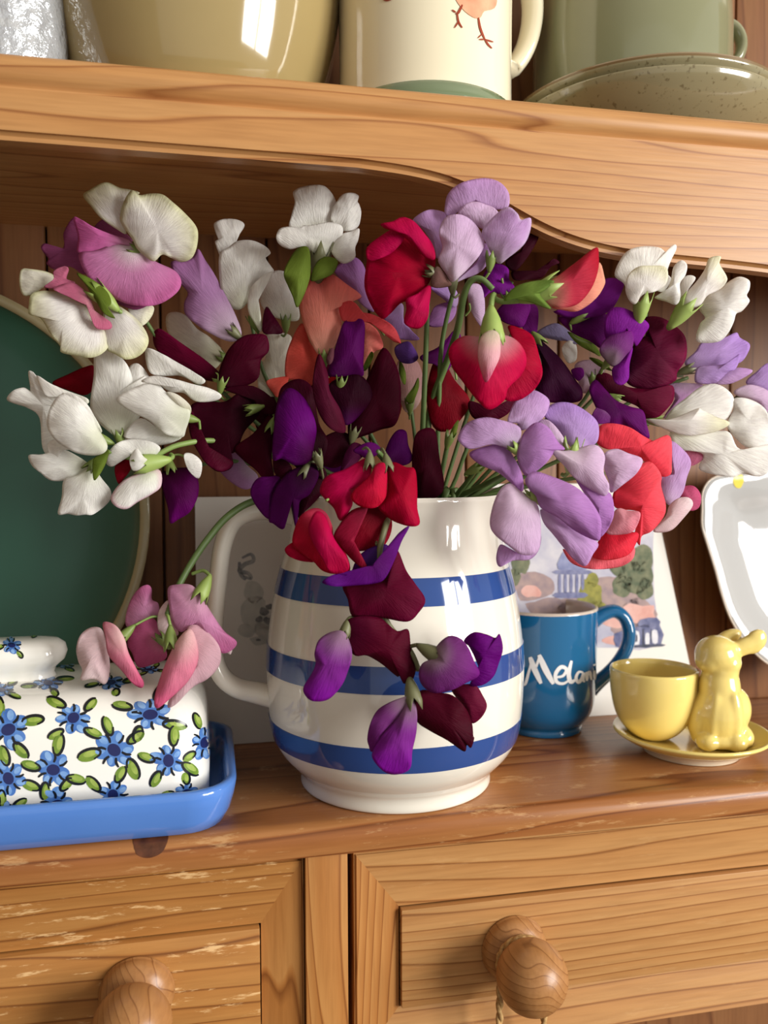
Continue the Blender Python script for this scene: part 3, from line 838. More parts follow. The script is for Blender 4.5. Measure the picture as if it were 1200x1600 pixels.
# mustard jar
pot = shelf_root('round_jar', 311, 0.078, 'large glossy mustard olive round jar on the upper shelf', 'jar')
bm = bmesh.new()
po = smooth_prof([(0.046, 0.0), (0.052, 0.0025), (0.0585, 0.012), (0.0645, 0.028), (0.0690, 0.046), (0.0716, 0.066), (0.0718, 0.085), (0.0690, 0.108), (0.062, 0.130), (0.052, 0.146), (0.048, 0.152), (0.050, 0.160)], 5)
add_lathe(bm, [(0, 0.002), (0.044, 0.002)] + po + [(0.0465, 0.160), (0.045, 0.150), (0.058, 0.128), (0.066, 0.085), (0.06, 0.03), (0.04, 0.008), (0, 0.008)], 96)
obj('body', bm, C_MUSTARD, pot, angle=60)
bm = bmesh.new(); add_lathe(bm, smooth_prof([(0.0505, 0.160), (0.050, 0.164), (0.035, 0.172), (0.014, 0.176), (0.008, 0.180), (0.013, 0.188), (0.010, 0.196), (0.0, 0.198)], 4), 64)
obj('lid', bm, C_MUSTARD, pot, angle=60)
# cream beaker with hens
bk_ = shelf_root('hen_jug', 664, 0.056, 'tall cream mug painted with a hen, green foot band, upper shelf', 'mug')
bm = bmesh.new()
bo = smooth_prof([(0.0440, 0.010), (0.0436, 0.018), (0.0436, 0.045), (0.0440, 0.080), (0.0446, 0.115), (0.0450, 0.120)], 4)
add_lathe(bm, [(0, 0.003), (0.040, 0.003)] + [(0.0436, 0.004)] + bo + [(0.042, 0.121), (0.0405, 0.115), (0.040, 0.02), (0.03, 0.008), (0, 0.008)], 80)
bbody = obj('body', bm, C_CREAM, bk_, angle=60)
bm = bmesh.new()
add_lathe(bm, [(0.040, 0.0), (0.0452, 0.0), (0.0462, 0.0018), (0.0458, 0.0060), (0.0446, 0.0098), (0.0430, 0.0104)], 80)
obj('foot_band', bm, C_GREENBAND, bk_, angle=60)
hp = [(796, 112), (812, 92), (824, 66), (831, 30), (830, -10), (818, -50), (795, -70)]
pts = [P(x, y, 0.452) - bk_.location for x, y in catmull(hp, 4, closed=False)]
pts = [Vector((0.040, 0.012, pts[0].z))] + pts + [Vector((0.040, 0.012, pts[-1].z))]
bm = bmesh.new(); add_tube(bm, pts, 0.0052, 12, flat=(1.4, 0.9)); obj('handle', bm, C_CREAM, bk_)
bpy.context.view_layer.update()
bv = bvh_of(bbody); ioff = -bk_.location
bm = bmesh.new()
add_patch(bm, bv, [(706, -12), (720, 12), (738, 27), (750, 28), (756, 18), (772, 13), (776, -5), (770, -40), (730, -60), (700, -40)], 0.0003, ioff)
add_patch(bm, bv, [(766, -40), (778, -62), (774, -80), (762, -86), (750, -78), (744, -60), (750, -40)], 0.00034, ioff)
add_patch(bm, bv, [(706, -30), (690, -52), (684, -70), (700, -68), (716, -54), (722, -38)], 0.00034, ioff)
obj('painted_hen', bm, flat('paint_hen', (236, 176, 140), 0.2, 0.9, (214, 132, 100), 90), bk_)
bm = bmesh.new()
for st, w in [([(722, 8), (716, 20), (712, 22)], 4), ([(712, 20), (706, 16)], 2.5), ([(714, 20), (716, 34), (722, 44)], 3), ([(716, 34), (710, 44)], 2.5),
              ([(747, 28), (750, 45), (757, 62)], 3.5), ([(757, 62), (748, 62)], 2.5), ([(757, 62), (762, 70), (768, 76)], 2.8), ([(757, 62), (770, 66)], 2.5), ([(752, 54), (746, 60)], 2)]:
    add_stroke(bm, bv, st, w, 0.0004, ioff)
add_patch(bm, bv, [(752, -82), (756, -94), (762, -90), (768, -95), (773, -82), (763, -84)], 0.0004, ioff, 2, 2)
for st, w in [([(774, -72), (784, -68)], 4), ([(596, -2), (604, 1), (612, 0)], 3)]:
    add_stroke(bm, bv, st, w, 0.0004, ioff)
obj('painted_hen_legs', bm, flat('paint_hen_red', (150, 62, 40), 0.2), bk_)
# stoneware bowl and nested dish
bowl = shelf_root('stoneware_bowl', 1003, 0.078, 'wide speckled grey green stoneware bowl at the shelf edge', 'bowl')
bm = bmesh.new()
ob = smooth_prof([(0.043, 0.0), (0.047, 0.0012), (0.056, 0.006), (0.066, 0.013), (0.0728, 0.0205), (0.0744, 0.0245)], 5)
add_lathe(bm, [(0, 0.002), (0.04, 0.002)] + ob + [(0.0738, 0.0254), (0.0722, 0.0250), (0.066, 0.0165), (0.05, 0.008), (0, 0.006)], 96)
obj('body', bm, C_BOWL, bowl, angle=60)
bowl2 = empty('stoneware_plate', bowl.location + Vector((0.001, 0.003, 0.0062)))
tag(bowl2, 'speckled stoneware plate with a brown rim nested in the bowl', 'plate')
bm = bmesh.new()
add_lathe(bm, smooth_prof([(0.0, 0.0), (0.04, 0.0003), (0.055, 0.0060), (0.0655, 0.0145), (0.0735, 0.0225), (0.0742, 0.0250), (0.0728, 0.0258)], 4) + [(0.064, 0.0175), (0.05, 0.009), (0, 0.004)], 96)
obj('body', bm, C_BOWL, bowl2, angle=60)
bm = bmesh.new()
add_lathe(bm, [(0.0741, 0.0240), (0.0748, 0.0254), (0.0740, 0.0264), (0.0726, 0.0260)], 96, closed=True)
obj('rim', bm, ceramic('brown_rim_glaze', (132, 108, 74), rough=0.2), bowl2, angle=60)
# sage pot with lug handle
sg = shelf_root('sage_pot', 984, 0.086, 'sage green stoneware pot with loop handle standing in the stacked dishes', 'pot')
sg.location.z = ZT + 0.0158
sgd = (sg.location - CAM).dot(FWD)
bm = bmesh.new()
SO = 0.0
so = smooth_prof([(0.045, 0.0), (0.050, 0.004), (0.0535, 0.020), (0.0548, 0.045), (0.0545, 0.065), (0.0525, 0.085), (0.049, 0.102), (0.046, 0.112), (0.047, 0.118)], 4)
add_lathe(bm, [(0, 0.002), (0.042, 0.002)] + so + [(0.044, 0.118), (0.043, 0.11), (0.049, 0.08), (0.05, 0.03), (0, 0.01)], 80)
obj('body', bm, C_SAGE, sg, angle=60)
hp = [(1108, 40), (1125, 38), (1143, 42), (1155, 56), (1158, 74), (1152, 92), (1140, 104), (1122, 110)]
pts = [P(x, y, sgd) - sg.location for x, y in catmull(hp, 4, closed=False)]
bm = bmesh.new(); add_tube(bm, pts, 0.0036, 12, flat=(1.5, 0.9)); obj('handle', bm, C_SAGE, sg)
# frosted glass
GL, nt, b = newmat('textured_glass')
b.inputs['Base Color'].default_value = (0.86, 0.89, 0.92, 1); b.inputs['Roughness'].default_value = 0.12
b.inputs['Transmission Weight'].default_value = 0.55; b.inputs['IOR'].default_value = 1.45; b.inputs['Metallic'].default_value = 0.25
tcn = N(nt, 'ShaderNodeTexCoord'); nn = N(nt, 'ShaderNodeTexNoise', Scale=150.0, Detail=4.0); L(nt, tcn.outputs['Object'], nn.inputs['Vector'])
bpn = N(nt, 'ShaderNodeBump', Strength=0.9, Distance=0.003); L(nt, nn.outputs['Fac'], bpn.inputs['Height']); L(nt, bpn.outputs[0], b.inputs['Normal'])
gls = shelf_root('textured_glass', 14, 0.052, 'clear textured glass tumbler at the shelf end beside the jar', 'glass')
bm = bmesh.new()
add_lathe(bm, [(0, 0.0005), (0.0225, 0.0005), (0.0245, 0.002), (0.0262, 0.03), (0.0285, 0.09), (0.0287, 0.0905), (0.027, 0.0905), (0.0245, 0.03), (0.0225, 0.009), (0, 0.008)], 64)
obj('tumbler', bm, GL, gls, angle=40)

# ------------------------------------------------------------------ string loop on the right knob
TW = flat('jute_twine', (206, 170, 112), 0.85, 0.9, (150, 110, 62), 500)
lp_ = empty('twine_loop', (KN[0], YD - 0.009, KN[1]))
tag(lp_, 'thin jute twine loop hanging from the round drawer knob', 'string')
def strand(offset, bm, base):
    pp = []
    for i, p_ in enumerate(base):
        a = i * 0.8 + offset
        pp.append(Vector(p_) + Vector((math.cos(a) * 0.0008, math.sin(a) * 0.0008, 0)))
    add_tube(bm, pp, 0.0011, 6)
loop = []
for k in range(41):
    a = math.radians(-20 + 220 * k / 40)
    loop.append((0.0112 * math.cos(a), -0.0012, 0.0112 * math.sin(a)))
left = [(-0.0106 - 0.0001 * k, -0.0015 - 0.0002 * k, -0.0038 - 0.0016 * k) for k in range(1, 34)]
right = [(0.0106 - 0.00006 * k, -0.0015 - 0.0002 * k, -0.0038 - 0.0016 * k) for k in range(1, 34)]
base = right[::-1] + loop + left
for off in (0, math.pi):
    bm = bmesh.new(); strand(off, bm, base); obj('strand', bm, TW, lp_)

# ------------------------------------------------------------------ sweet peas
from mathutils import noise
PET, nt, b = newmat('petal')
at = N(nt, 'ShaderNodeAttribute', attribute_name='petal_colour')
uvn = N(nt, 'ShaderNodeAttribute', attribute_name='vein')
mpv = N(nt, 'ShaderNodeMapping'); mpv.inputs['Scale'].default_value = (11.0, 2.2, 1.0)
L(nt, uvn.outputs['Vector'], mpv.inputs['Vector'])
nv = N(nt, 'ShaderNodeTexNoise', Scale=3.0, Detail=5.0, Roughness=0.62); L(nt, mpv.outputs[0], nv.inputs['Vector'])
crv = N(nt, 'ShaderNodeValToRGB'); crv.color_ramp.elements[0].position = 0.32; crv.color_ramp.elements[0].color = (0.86, 0.84, 0.86, 1)
crv.color_ramp.elements[1].position = 0.62; crv.color_ramp.elements[1].color = (1.05, 1.05, 1.05, 1)
L(nt, nv.outputs['Fac'], crv.inputs[0])
mxv = N(nt, 'ShaderNodeMix', data_type='RGBA', blend_type='MULTIPLY'); mxv.inputs[0].default_value = 0.6
L(nt, at.outputs['Color'], mxv.inputs[6]); L(nt, crv.outputs[0], mxv.inputs[7])
L(nt, mxv.outputs[2], b.inputs['Base Color'])
b.inputs['Roughness'].default_value = 0.55
b.inputs['Specular IOR Level'].default_value = 0.10
bpv = N(nt, 'ShaderNodeBump', Strength=0.4, Distance=0.0012); L(nt, nv.outputs['Fac'], bpv.inputs['Height']); L(nt, bpv.outputs[0], b.inputs['Normal'])
tr = N(nt, 'ShaderNodeBsdfTranslucent'); L(nt, mxv.outputs[2], tr.inputs['Color']); L(nt, bpv.outputs[0], tr.inputs['Normal'])
mxs = N(nt, 'ShaderNodeMixShader'); mxs.inputs[0].default_value = 0.42
L(nt, b.outputs[0], mxs.inputs[1]); L(nt, tr.outputs[0], mxs.inputs[2])
L(nt, mxs.outputs[0], nt.nodes['Material Output'].inputs['Surface'])
def greenmat(name, c1_, c2_):
    m, nt, b = newmat(name)
    tc = N(nt, 'ShaderNodeTexCoord'); n1 = N(nt, 'ShaderNodeTexNoise', Scale=90.0, Detail=3.0); L(nt, tc.outputs['Object'], n1.inputs['Vector'])
    mx = N(nt, 'ShaderNodeMix', data_type='RGBA'); mx.inputs[6].default_value = (*lin(c1_), 1); mx.inputs[7].default_value = (*lin(c2_), 1)
    L(nt, n1.outputs['Fac'], mx.inputs[0]); L(nt, mx.outputs[2], b.inputs['Base Color']); b.inputs['Roughness'].default_value = 0.5
    return m
STEMG = greenmat('stem_green', (70, 92, 48), (104, 128, 70))
STEMP = greenmat('stem_light_green', (104, 132, 60), (142, 164, 92))
CALG = greenmat('calyx_green', (120, 150, 62), (166, 184, 104))
CALM = greenmat('calyx_mid', (96, 118, 52), (130, 146, 76))
CALD = greenmat('calyx_dusky', (92, 96, 58), (118, 116, 84))

def C(*s): return [lin(c) for c in s]
WH = C((244, 246, 226), (253, 252, 247), (254, 252, 247))
WHC = C((246, 242, 234), (253, 250, 246), (246, 244, 216))
CRM = C((232, 230, 196), (246, 243, 228), (246, 243, 230))
PKW = C((250, 238, 240), (226, 150, 200), (214, 116, 176))
PKB = C((232, 170, 205), (226, 122, 188), (216, 104, 172))
MAU = C((190, 120, 160), (178, 92, 142), (166, 84, 134))
ROS = C((224, 160, 170), (212, 118, 150), (206, 120, 150))
LPK = C((224, 200, 220), (200, 150, 200), (186, 126, 182))
LIL = C((222, 200, 226), (216, 178, 224), (212, 168, 222))
LILP = C((236, 216, 232), (232, 204, 232), (228, 196, 230))
LILD = C((196, 148, 206), (204, 150, 214), (198, 138, 210))
LILB = C((208, 178, 222), (204, 168, 226), (198, 156, 228))
PUR = C((118, 26, 130), (146, 34, 162), (152, 38, 172))
PURD = C((88, 10, 84), (110, 14, 110), (118, 18, 122))
PURV = C((176, 140, 166), (142, 46, 156), (150, 24, 176))
PURG = C((172, 146, 160), (138, 62, 140), (132, 34, 140))
MAR = C((76, 2, 32), (98, 4, 42), (118, 12, 56))
MARD = C((60, 2, 24), (78, 3, 32), (92, 6, 42))
MARK = C((48, 2, 20), (62, 3, 26), (70, 4, 32))
MARP = C((86, 6, 84), (60, 4, 34), (52, 4, 28))
PMIX = C((60, 4, 36), (106, 6, 110), (96, 4, 86))
RED = C((164, 0, 40), (186, 0, 50), (194, 4, 62))
REDH = C((198, 10, 72), (202, 8, 84), (196, 6, 70))
REDP = C((240, 200, 206), (212, 14, 78), (206, 4, 66))
REDD = C((120, 4, 24), (140, 6, 30), (150, 8, 36))
KEEL = C((238, 224, 200), (240, 190, 198), (226, 110, 150))
COR = C((254, 196, 172), (253, 166, 148), (250, 134, 126))
CORD = C((226, 92, 76), (220, 86, 74), (232, 104, 90))
CORR = C((236, 60, 84), (252, 78, 98), (252, 96, 110))
CORE = C((252, 120, 130), (252, 132, 142), (250, 120, 134))
CORK = C((246, 196, 202), (244, 176, 188), (238, 150, 168))
BUD = C((240, 200, 170), (208, 56, 82), (188, 22, 48))
BUDE = C((226, 110, 110), (244, 160, 140), (248, 180, 150))
VPK = C((250, 214, 212), (238, 146, 174), (232, 106, 152))
VPL = C((246, 226, 226), (248, 222, 226), (246, 228, 228))
VMV = C((234, 188, 208), (228, 160, 202), (222, 128, 182))
VDK = C((230, 156, 182), (216, 112, 160), (206, 96, 150))
GRN = C((110, 130, 44), (124, 146, 56), (96, 112, 40))

REGS = {1: (0, 260, 1 / 3), 2: (0, 520, 1 / 3), 3: (300, 270, 1 / 3), 4: (560, 260, 1 / 3), 5: (820, 360, 380 / 1200), 6: (280, 520, .35), 7: (680, 580, 440 / 1200), 8: (440, 840, 1 / 3), 9: (0, 860, 1 / 3), 0: (0, 0, 1)}
CUR = {}
MOUTH = JC + Vector((0.004, -0.004, 0.146))
def reg(n): CUR['reg'] = REGS[n]
def tp(x, y):
    o_ = CUR['reg']; return (o_[0] + x * o_[2], o_[1] + y * o_[2])
def parse(s): return [tuple(float(v) for v in q.split(',')) for q in s.split()]

def sweet_pea(label, path, d, r=0.00125, mat=None, group='cut sweet peas in the striped jug', mouth=None, dark=False):
    """path: pixels of the visible stem from flower head down to the jug mouth, d: depth of each"""
    n = len(path)
    ds = d if isinstance(d, (list, tuple)) else [d] * n
    head = [P(x, y, q) for (x, y), q in zip(path, ds)]
    mo = mouth if mouth is not None else MOUTH + Vector((random.uniform(-0.030, 0.030), random.uniform(-0.026, 0.020), 0))
    low = Vector((JC.x - (mo.x - JC.x) * 0.75, JC.y - (mo.y - JC.y) * 0.75 + 0.004, 0.016))
    base = Vector((JC.x, JC.y, 0.0))
    root = empty('sweet_pea', low)
    tag(root, label, 'flower', group)
    pts = [tuple(v) for v in head] + [tuple(mo), tuple(mo.lerp(low, 0.5)), tuple(low)]
    pts = [Vector(q) - low for q in catmull(pts, 6, closed=False)]
    bm = bmesh.new()
    m = len(pts)
    add_tube(bm, pts, [r * (0.72 + 0.4 * i / m) for i in range(m)], 8)
    obj('stem', bm, mat or STEMG, root)
    CUR.update(root=root, low=low, head=head)
    return root

def blossom(rn, bx, by, D, cal=None, ped=None, big=0.72, mat=None, calyx=True):
    """cal: pixel direction in which the calyx opens; ped: pixel where the pedicel meets the stem"""
    reg(rn)
    x, y = tp(bx, by)
    w = P(x, y, D)
    bl = empty('blossom', w - CUR['low'], CUR['root'])
    CUR.update(bl=bl, bw=w, bpx=(x, y), D=D)
    if cal is None: cal = (0, -1)
    l = math.hypot(*cal)
    dv = (RIGHT * (cal[0] / l) - UP * (cal[1] / l)).normalized()
    dv = (dv - FWD * 0.25).normalized()
    if calyx:
        # bell-shaped calyx with five pointed sepals
        bm = bmesh.new()
        sx = dv.orthogonal().normalized(); sy = dv.cross(sx)
        H = [(-0.0075, 0.0007), (-0.006, 0.0014), (-0.0035, 0.0024), (-0.001, 0.0030), (0.001, 0.0033)]
        rows = []
        ns = 20
        for h, rr in H:
            rows.append([bm.verts.new(dv * (h * big) + (sx * math.cos(2 * math.pi * k / ns) + sy * math.sin(2 * math.pi * k / ns)) * rr * big) for k in range(ns)])
        tip = []
        for k in range(ns):
            a = 2 * math.pi * k / ns
            s = abs(((k / 4.0) % 1.0) * 2 - 1)
            tip.append(bm.verts.new(dv * ((0.001 + 0.0048 * s ** 1.3) * big) + (sx * math.cos(a) + sy * math.sin(a)) * (0.0034 + 0.0006 * s) * big))
        rows.append(tip)
        for A, B_ in zip(rows[:-1], rows[1:]):
            for k in range(ns): bm.faces.new((A[k], A[(k + 1) % ns], B_[(k + 1) % ns], B_[k]))
        bm.faces.new(rows[0][::-1])
        o = obj('calyx', bm, mat or (CALG if big > 1 else CALM), bl)
        md = o.modifiers.new('thickness', 'SOLIDIFY'); md.thickness = 0.0003
    # pedicel to the nearest stem point
    tgt = min(CUR['head'], key=lambda q: (q - w).length) if ped is None else P(*tp(*ped), D + 0.006)
    a = w - dv * 0.0072 * big
    if (tgt - a).length > 0.002:
        mid = a.lerp(tgt, 0.5) - dv * min(0.006, (tgt - a).length * 0.2)
        pts = [Vector(q) - w for q in catmull([tuple(a), tuple(mid), tuple(tgt)], 6, closed=False)]
        bm = bmesh.new(); add_tube(bm, pts, 0.0008 * big, 7); obj('pedicel', bm, mat or STEMP, bl)
    return bl

NP = [0]
def petal(kind, cols, db, dt, bulge, outline, fold=0.0, base=None, ruf=1.0, cross=0.0, edge=None):
    """one petal sheet. db, dt: mm behind (+) or before (-) the blossom depth at its base and its tip; bulge mm towards the eye;
    fold: mm of crease along the middle; cross: mm of slope across"""
    NP[0] += 1
    rnd = random.Random(NP[0])
    out = [tp(*q) for q in parse(outline)]
    out = catmull(out, 5)
    n = len(out)
    bx, by = CUR['bpx'] if base is None else tp(*base)
    cx = sum(q[0] for q in out) / n; cy = sum(q[1] for q in out) / n
    far = max(out, key=lambda q: (q[0] - bx) ** 2 + (q[1] - by) ** 2)
    ax, ay = cx - bx, cy - by
    if math.hypot(ax, ay) < 4: ax, ay = far[0] - bx, far[1] - by
    la = math.hypot(ax, ay) or 1; ax /= la; ay /= la
    proj = [(q[0] - bx) * ax + (q[1] - by) * ay for q in out]
    crs = [-(q[0] - bx) * ay + (q[1] - by) * ax for q in out]
    pmin, pmax = min(proj), max(proj)
    cm = (min(crs) + max(crs)) / 2; ch = max((max(crs) - min(crs)) / 2, 1)
    dmax = max(math.hypot(q[0] - bx, q[1] - by) for q in out)
    dmin = min(math.hypot(q[0] - bx, q[1] - by) for q in out)
    D = CUR['D']
    ph = rnd.uniform(0, 6); kf = rnd.choice((3, 4, 5, 6)); amp = 0.0011 * ruf * min(dmax / 90.0, 1.3)
    ph2 = rnd.uniform(0, 6)
    def depth(x, y, t, th):
        s = ((x - bx) * ax + (y - by) * ay - pmin) / max(pmax - pmin, 1)
        c = (-(x - bx) * ay + (y - by) * ax - cm) / ch
        d = db + (dt - db) * s + cross * c - 0.95 * bulge * (1 - t * t) + fold * abs(c) * (0.4 + 0.6 * s)
        d = d / 1000.0 + amp * (t ** 3) * math.sin(kf * th + ph) + amp * 0.45 * math.sin(2.3 * th + ph2) * t
        return D + d
    bm = bmesh.new()
    R_ = 8
    cl = bm.verts.layers.float_color.new('petal_colour'); vl = bm.verts.layers.float_vector.new('vein')
    def paint(v, x, y, t):
        dd = math.hypot(x - bx, y - by)
        s = (dd - dmin * 0.6) / max(dmax - dmin * 0.6, 1); s = min(max(s, 0), 1)
        if s < 0.5: a_, b_, f = cols[0], cols[1], s / 0.5
        else: a_, b_, f = cols[1], cols[2], (s - 0.5) / 0.5
        f = f * f * (3 - 2 * f)
        c = [a_[j] + (b_[j] - a_[j]) * f for j in range(3)]
        if edge is not None and t > 0.8:
            g = (t - 0.8) / 0.2 * 0.6
            c = [c[j] + (edge[j] - c[j]) * g for j in range(3)]
        v[cl] = (*c, 1.0)
        v[vl] = (math.atan2(y - by, x - bx) + NP[0] * 1.7, s, NP[0] * 0.37)
    w0 = CUR['bw']
    XY = [(cx, cy, 0.0, 0.0)]
    for k in range(1, R_ + 1):
        t = (k / R_) ** 0.85
        for (x, y) in out:
            XY.append((cx + (x - cx) * t, cy + (y - cy) * t, t, math.atan2(y - cy, x - cx)))
    H = [depth(*q) for q in XY]
    def vi(k, j): return 1 + (k - 1) * n + j % n
    for it in range(14):
        G = H[:]
        G[0] = 0.5 * H[0] + 0.5 * sum(H[1:n + 1]) / n
        for k in range(1, R_ + 1):
            for j in range(n):
                i = vi(k, j)
                inn = H[0] if k == 1 else H[i - n]
                lr = (H[vi(k, j - 1)] + H[vi(k, j + 1)]) * 0.5
                if k < R_: G[i] = 0.4 * H[i] + 0.3 * lr + 0.15 * (inn + H[i + n])
                else: G[i] = 0.82 * H[i] + 0.18 * lr
        H = G
    sd = NP[0] * 7.3
    vs = []
    for (x, y, t, th), h in zip(XY, H):
        h += 0.0010 * ruf * noise.noise(Vector((x / 34.0, y / 34.0, sd))) * (0.35 + 0.65 * t) + 0.0010 * ruf * t ** 4 * noise.noise(Vector((x / 13.0, y / 13.0, sd + 5)))
        v = bm.verts.new(P(x, y, h) - w0); paint(v, x, y, t); vs.append(v)
    for j in range(n):
        bm.faces.new((vs[0], vs[vi(1, j)], vs[vi(1, j + 1)]))
        for k in range(1, R_): bm.faces.new((vs[vi(k, j)], vs[vi(k + 1, j)], vs[vi(k + 1, j + 1)], vs[vi(k, j + 1)]))
    bmesh.ops.recalc_face_normals(bm, faces=bm.faces)
    o = obj({'s': 'standard_petal', 'w': 'wing_petal', 'k': 'keel_petal', 'g': 'sepal'}[kind], bm, PET, CUR['bl'])
    md = o.modifiers.new('thickness', 'SOLIDIFY'); md.thickness = 0.00026; md.offset = 0
    return o
CREAM_E = lin((222, 222, 160))

# --- pink and white, upper corner
sweet_pea('pink and white sweet pea, highest stem beside the green plate', [(190, 440), (270, 560), (380, 660), (500, 730), (600, 765)], [.392, .40, .41, .418, .42])
blossom(1, 640, 400, .383, (-1, -.6), ped=(520, 620))
petal('s', MAU, 8, 12, 1.5, "345,240 300,310 302,365 282,392 215,362 192,378 205,405 228,432 220,458 262,485 330,470 400,505 455,440 475,330 400,268")
petal('s', MAU, 6, 10, 1, "440,290 488,248 560,290 622,350 545,360 450,335")
petal('s', PKB, 0, 1, 1.5, "345,240 366,330 366,405 450,400 540,368 622,372 604,344 520,318 440,285 385,252", base=(620, 370), cross=-1)
petal('s', PKW, 0, -5, 3.5, "372,406 384,470 430,540 500,590 580,640 680,655 760,640 830,590 850,540 820,490 740,452 680,415 622,372 540,362 450,395", base=(625, 375))
petal('w', WHC, -4, -6, 4, "565,225 586,155 618,112 655,135 700,128 762,132 812,170 862,215 912,270 928,312 922,380 898,430 850,448 800,428 760,414 722,445 680,422 640,382 622,345 598,310 566,262", edge=CREAM_E)
petal('w', WHC, -2, 2, 2.5, "390,135 430,105 468,82 508,76 560,100 612,110 655,125 604,145 578,190 568,235 592,315 540,290 470,240 428,188", edge=CREAM_E)
blossom(1, 480, 610, .378, (-.8, -.7), ped=(600, 700), big=1.25)
petal('s', WHC, 4, -2, 4, "145,602 190,584 260,588 330,612 400,648 445,715 502,765 505,850 440,895 360,888 288,872 282,842 240,790 200,722 172,702 135,690 136,648", edge=CREAM_E)
petal('s', WHC, 5, 2, 3, "500,640 560,655 640,715 690,785 692,842 650,890 590,905 540,880 495,852 478,760", edge=CREAM_E)
petal('w', WHC, 6, 8, 1, "600,672 650,650 716,654 716,692 682,738 648,742")
petal('w', CRM, 6, 4, 2, "100,484 150,482 230,498 265,530 212,562 150,602 108,602 91,548", edge=CREAM_E)
petal('w', ROS, 0, -5, 1.5, "250,576 330,545 380,568 422,618 452,690 516,728 518,762 452,758 420,690 390,622 340,606")
petal('w', ROS, 0, -2, 1, "252,490 300,468 322,482 312,528 352,545 290,572 206,566 250,530")
petal('s', MAU, 6, 6, 1, "500,628 560,648 640,672 702,640 600,632")
petal('g', GRN, -3, -5, 1.5, "360,500 440,535 500,585 522,640 500,668 540,712 488,690 440,612 400,552")
blossom(1, 1100, 780, .394, (-.7, -.7), ped=(1160, 900), mat=CALD)
petal('s', LPK, 0, 6, 3, "800,452 860,440 905,420 930,388 962,440 1002,500 1055,600 1105,700 1132,790 1080,822 980,780 910,732 868,690 864,640 880,590 832,532")

# --- white cluster in front of the green plate
sweet_pea('white sweet pea cluster hanging in front of the green plate', [(165, 705), (225, 718), (280, 695), (350, 690), (450, 720), (560, 760)], [.372, .374, .378, .39, .41, .42], r=0.0015, mat=STEMP)
blossom(2, 480, 500, .372, (-1, -.4), ped=(520, 570))
petal('s', WH, 6, 8, 2, "32,312 60,272 110,257 142,268 133,185 152,182 172,202 232,240 330,277 412,310 400,335 300,310 235,400 232,500 275,545 242,586 200,540 186,400 130,352 70,332", base=(420, 420))
petal('s', WH, 3, 5, 1.5, "172,202 232,236 322,276 412,310 385,342 285,302 212,292")
petal('w', WH, -5, -8, 4, "220,412 238,345 288,288 360,318 420,368 455,442 502,522 488,562 430,575 350,560 270,512 230,462")
petal('w', WH, -1, -1, 1.5, "288,288 342,288 402,328 442,390 478,462 440,468 400,402 350,345")
petal('w', WH, 2, 3, 1, "222,528 262,500 335,545 302,548 272,582 240,586")
blossom(2, 430, 620, .374, (-.7, .8), ped=(500, 575))
petal('s', WH, 3, 1, 2.5, "135,574 200,570 280,545 350,570 422,625 380,670 320,690 240,692 190,656 150,622")
petal('s', WH, 1, -2, 3, "300,690 360,668 430,630 482,690 520,742 510,792 440,850 400,852 360,856 318,848 272,848 290,770")
petal('g', GRN, -5, -6, 1, "440,690 436,600 470,570 510,550 500,600 470,660")
blossom(2, 560, 490, .382, (-.2, -1), ped=(620, 540))
petal('s', WH, 2, 6, 3, "445,75 498,68 560,108 602,160 622,232 602,280 660,242 682,204 702,300 652,400 592,500 550,492 482,440 430,382 424,320 440,200")
petal('w', WH, 4, 8, 1, "600,172 650,145 704,220 672,252 620,272")
blossom(2, 880, 400, .378, (-1, -.2), ped=(880, 520))
petal('s', WH, 3, 3, 2, "580,482 660,400 770,470 852,490 782,522 700,526 640,502")
petal('w', WH, -3, -6, 4, "545,315 600,270 720,230 780,280 852,330 892,372 872,452 852,490 770,472 700,412 620,372")
petal('w', WH, -2, -6, 2.5, "662,228 720,202 820,218 900,240 980,260 1038,292 1010,318 920,322 862,282 800,276 740,242")
petal('k', CRM, -3, -6, 1.5, "780,280 832,290 892,342 888,384 840,352")
petal('s', WH, 8, 12, 2, "680,92 700,72 770,104 832,140 902,180 962,222 930,242 850,202 760,202 700,182")
blossom(2, 700, 610, .372, (-1, .2), ped=(800, 570), big=1.3)
petal('s', WH, 2, 0, 2, "495,602 530,532 600,500 700,508 752,540 722,582 660,642 622,602 640,548 572,570 530,626")
petal('w', WH, -4, -5, 1.5, "608,592 640,543 672,580 692,602 652,642 620,642")
petal('k', REDD, 1, 2, 1, "538,632 580,590 612,580 616,632 582,682 554,706")
petal('s', WH, 0, -4, 3, "520,772 560,710 622,670 742,640 756,716 712,756 650,790 592,826 540,812", edge=lin((232, 170, 196)))
petal('s', WH, 5, 6, 1, "862,572 902,568 946,610 932,682 882,642")

# --- crimson and purple strays at that side
sweet_pea('small purple sweet pea below the white cluster at the card', [(300, 730), (360, 720), (450, 740), (560, 770)], [.40, .405, .415, .42])
blossom(2, 800, 630, .392, (.3, 1), ped=(900, 600), mat=CALG)
petal('s', C((70, 6, 44), (96, 8, 84), (132, 14, 130)), 0, -2, 4, "752,680 788,642 860,632 905,640 930,700 926,770 890,840 840,872 798,892 788,822")
blossom(2, 440, 200, .40, (-1, .3), ped=(700, 350), calyx=False)
petal('s', REDD, 0, 3, 2, "245,236 320,195 400,160 442,160 442,252 400,292 330,272")

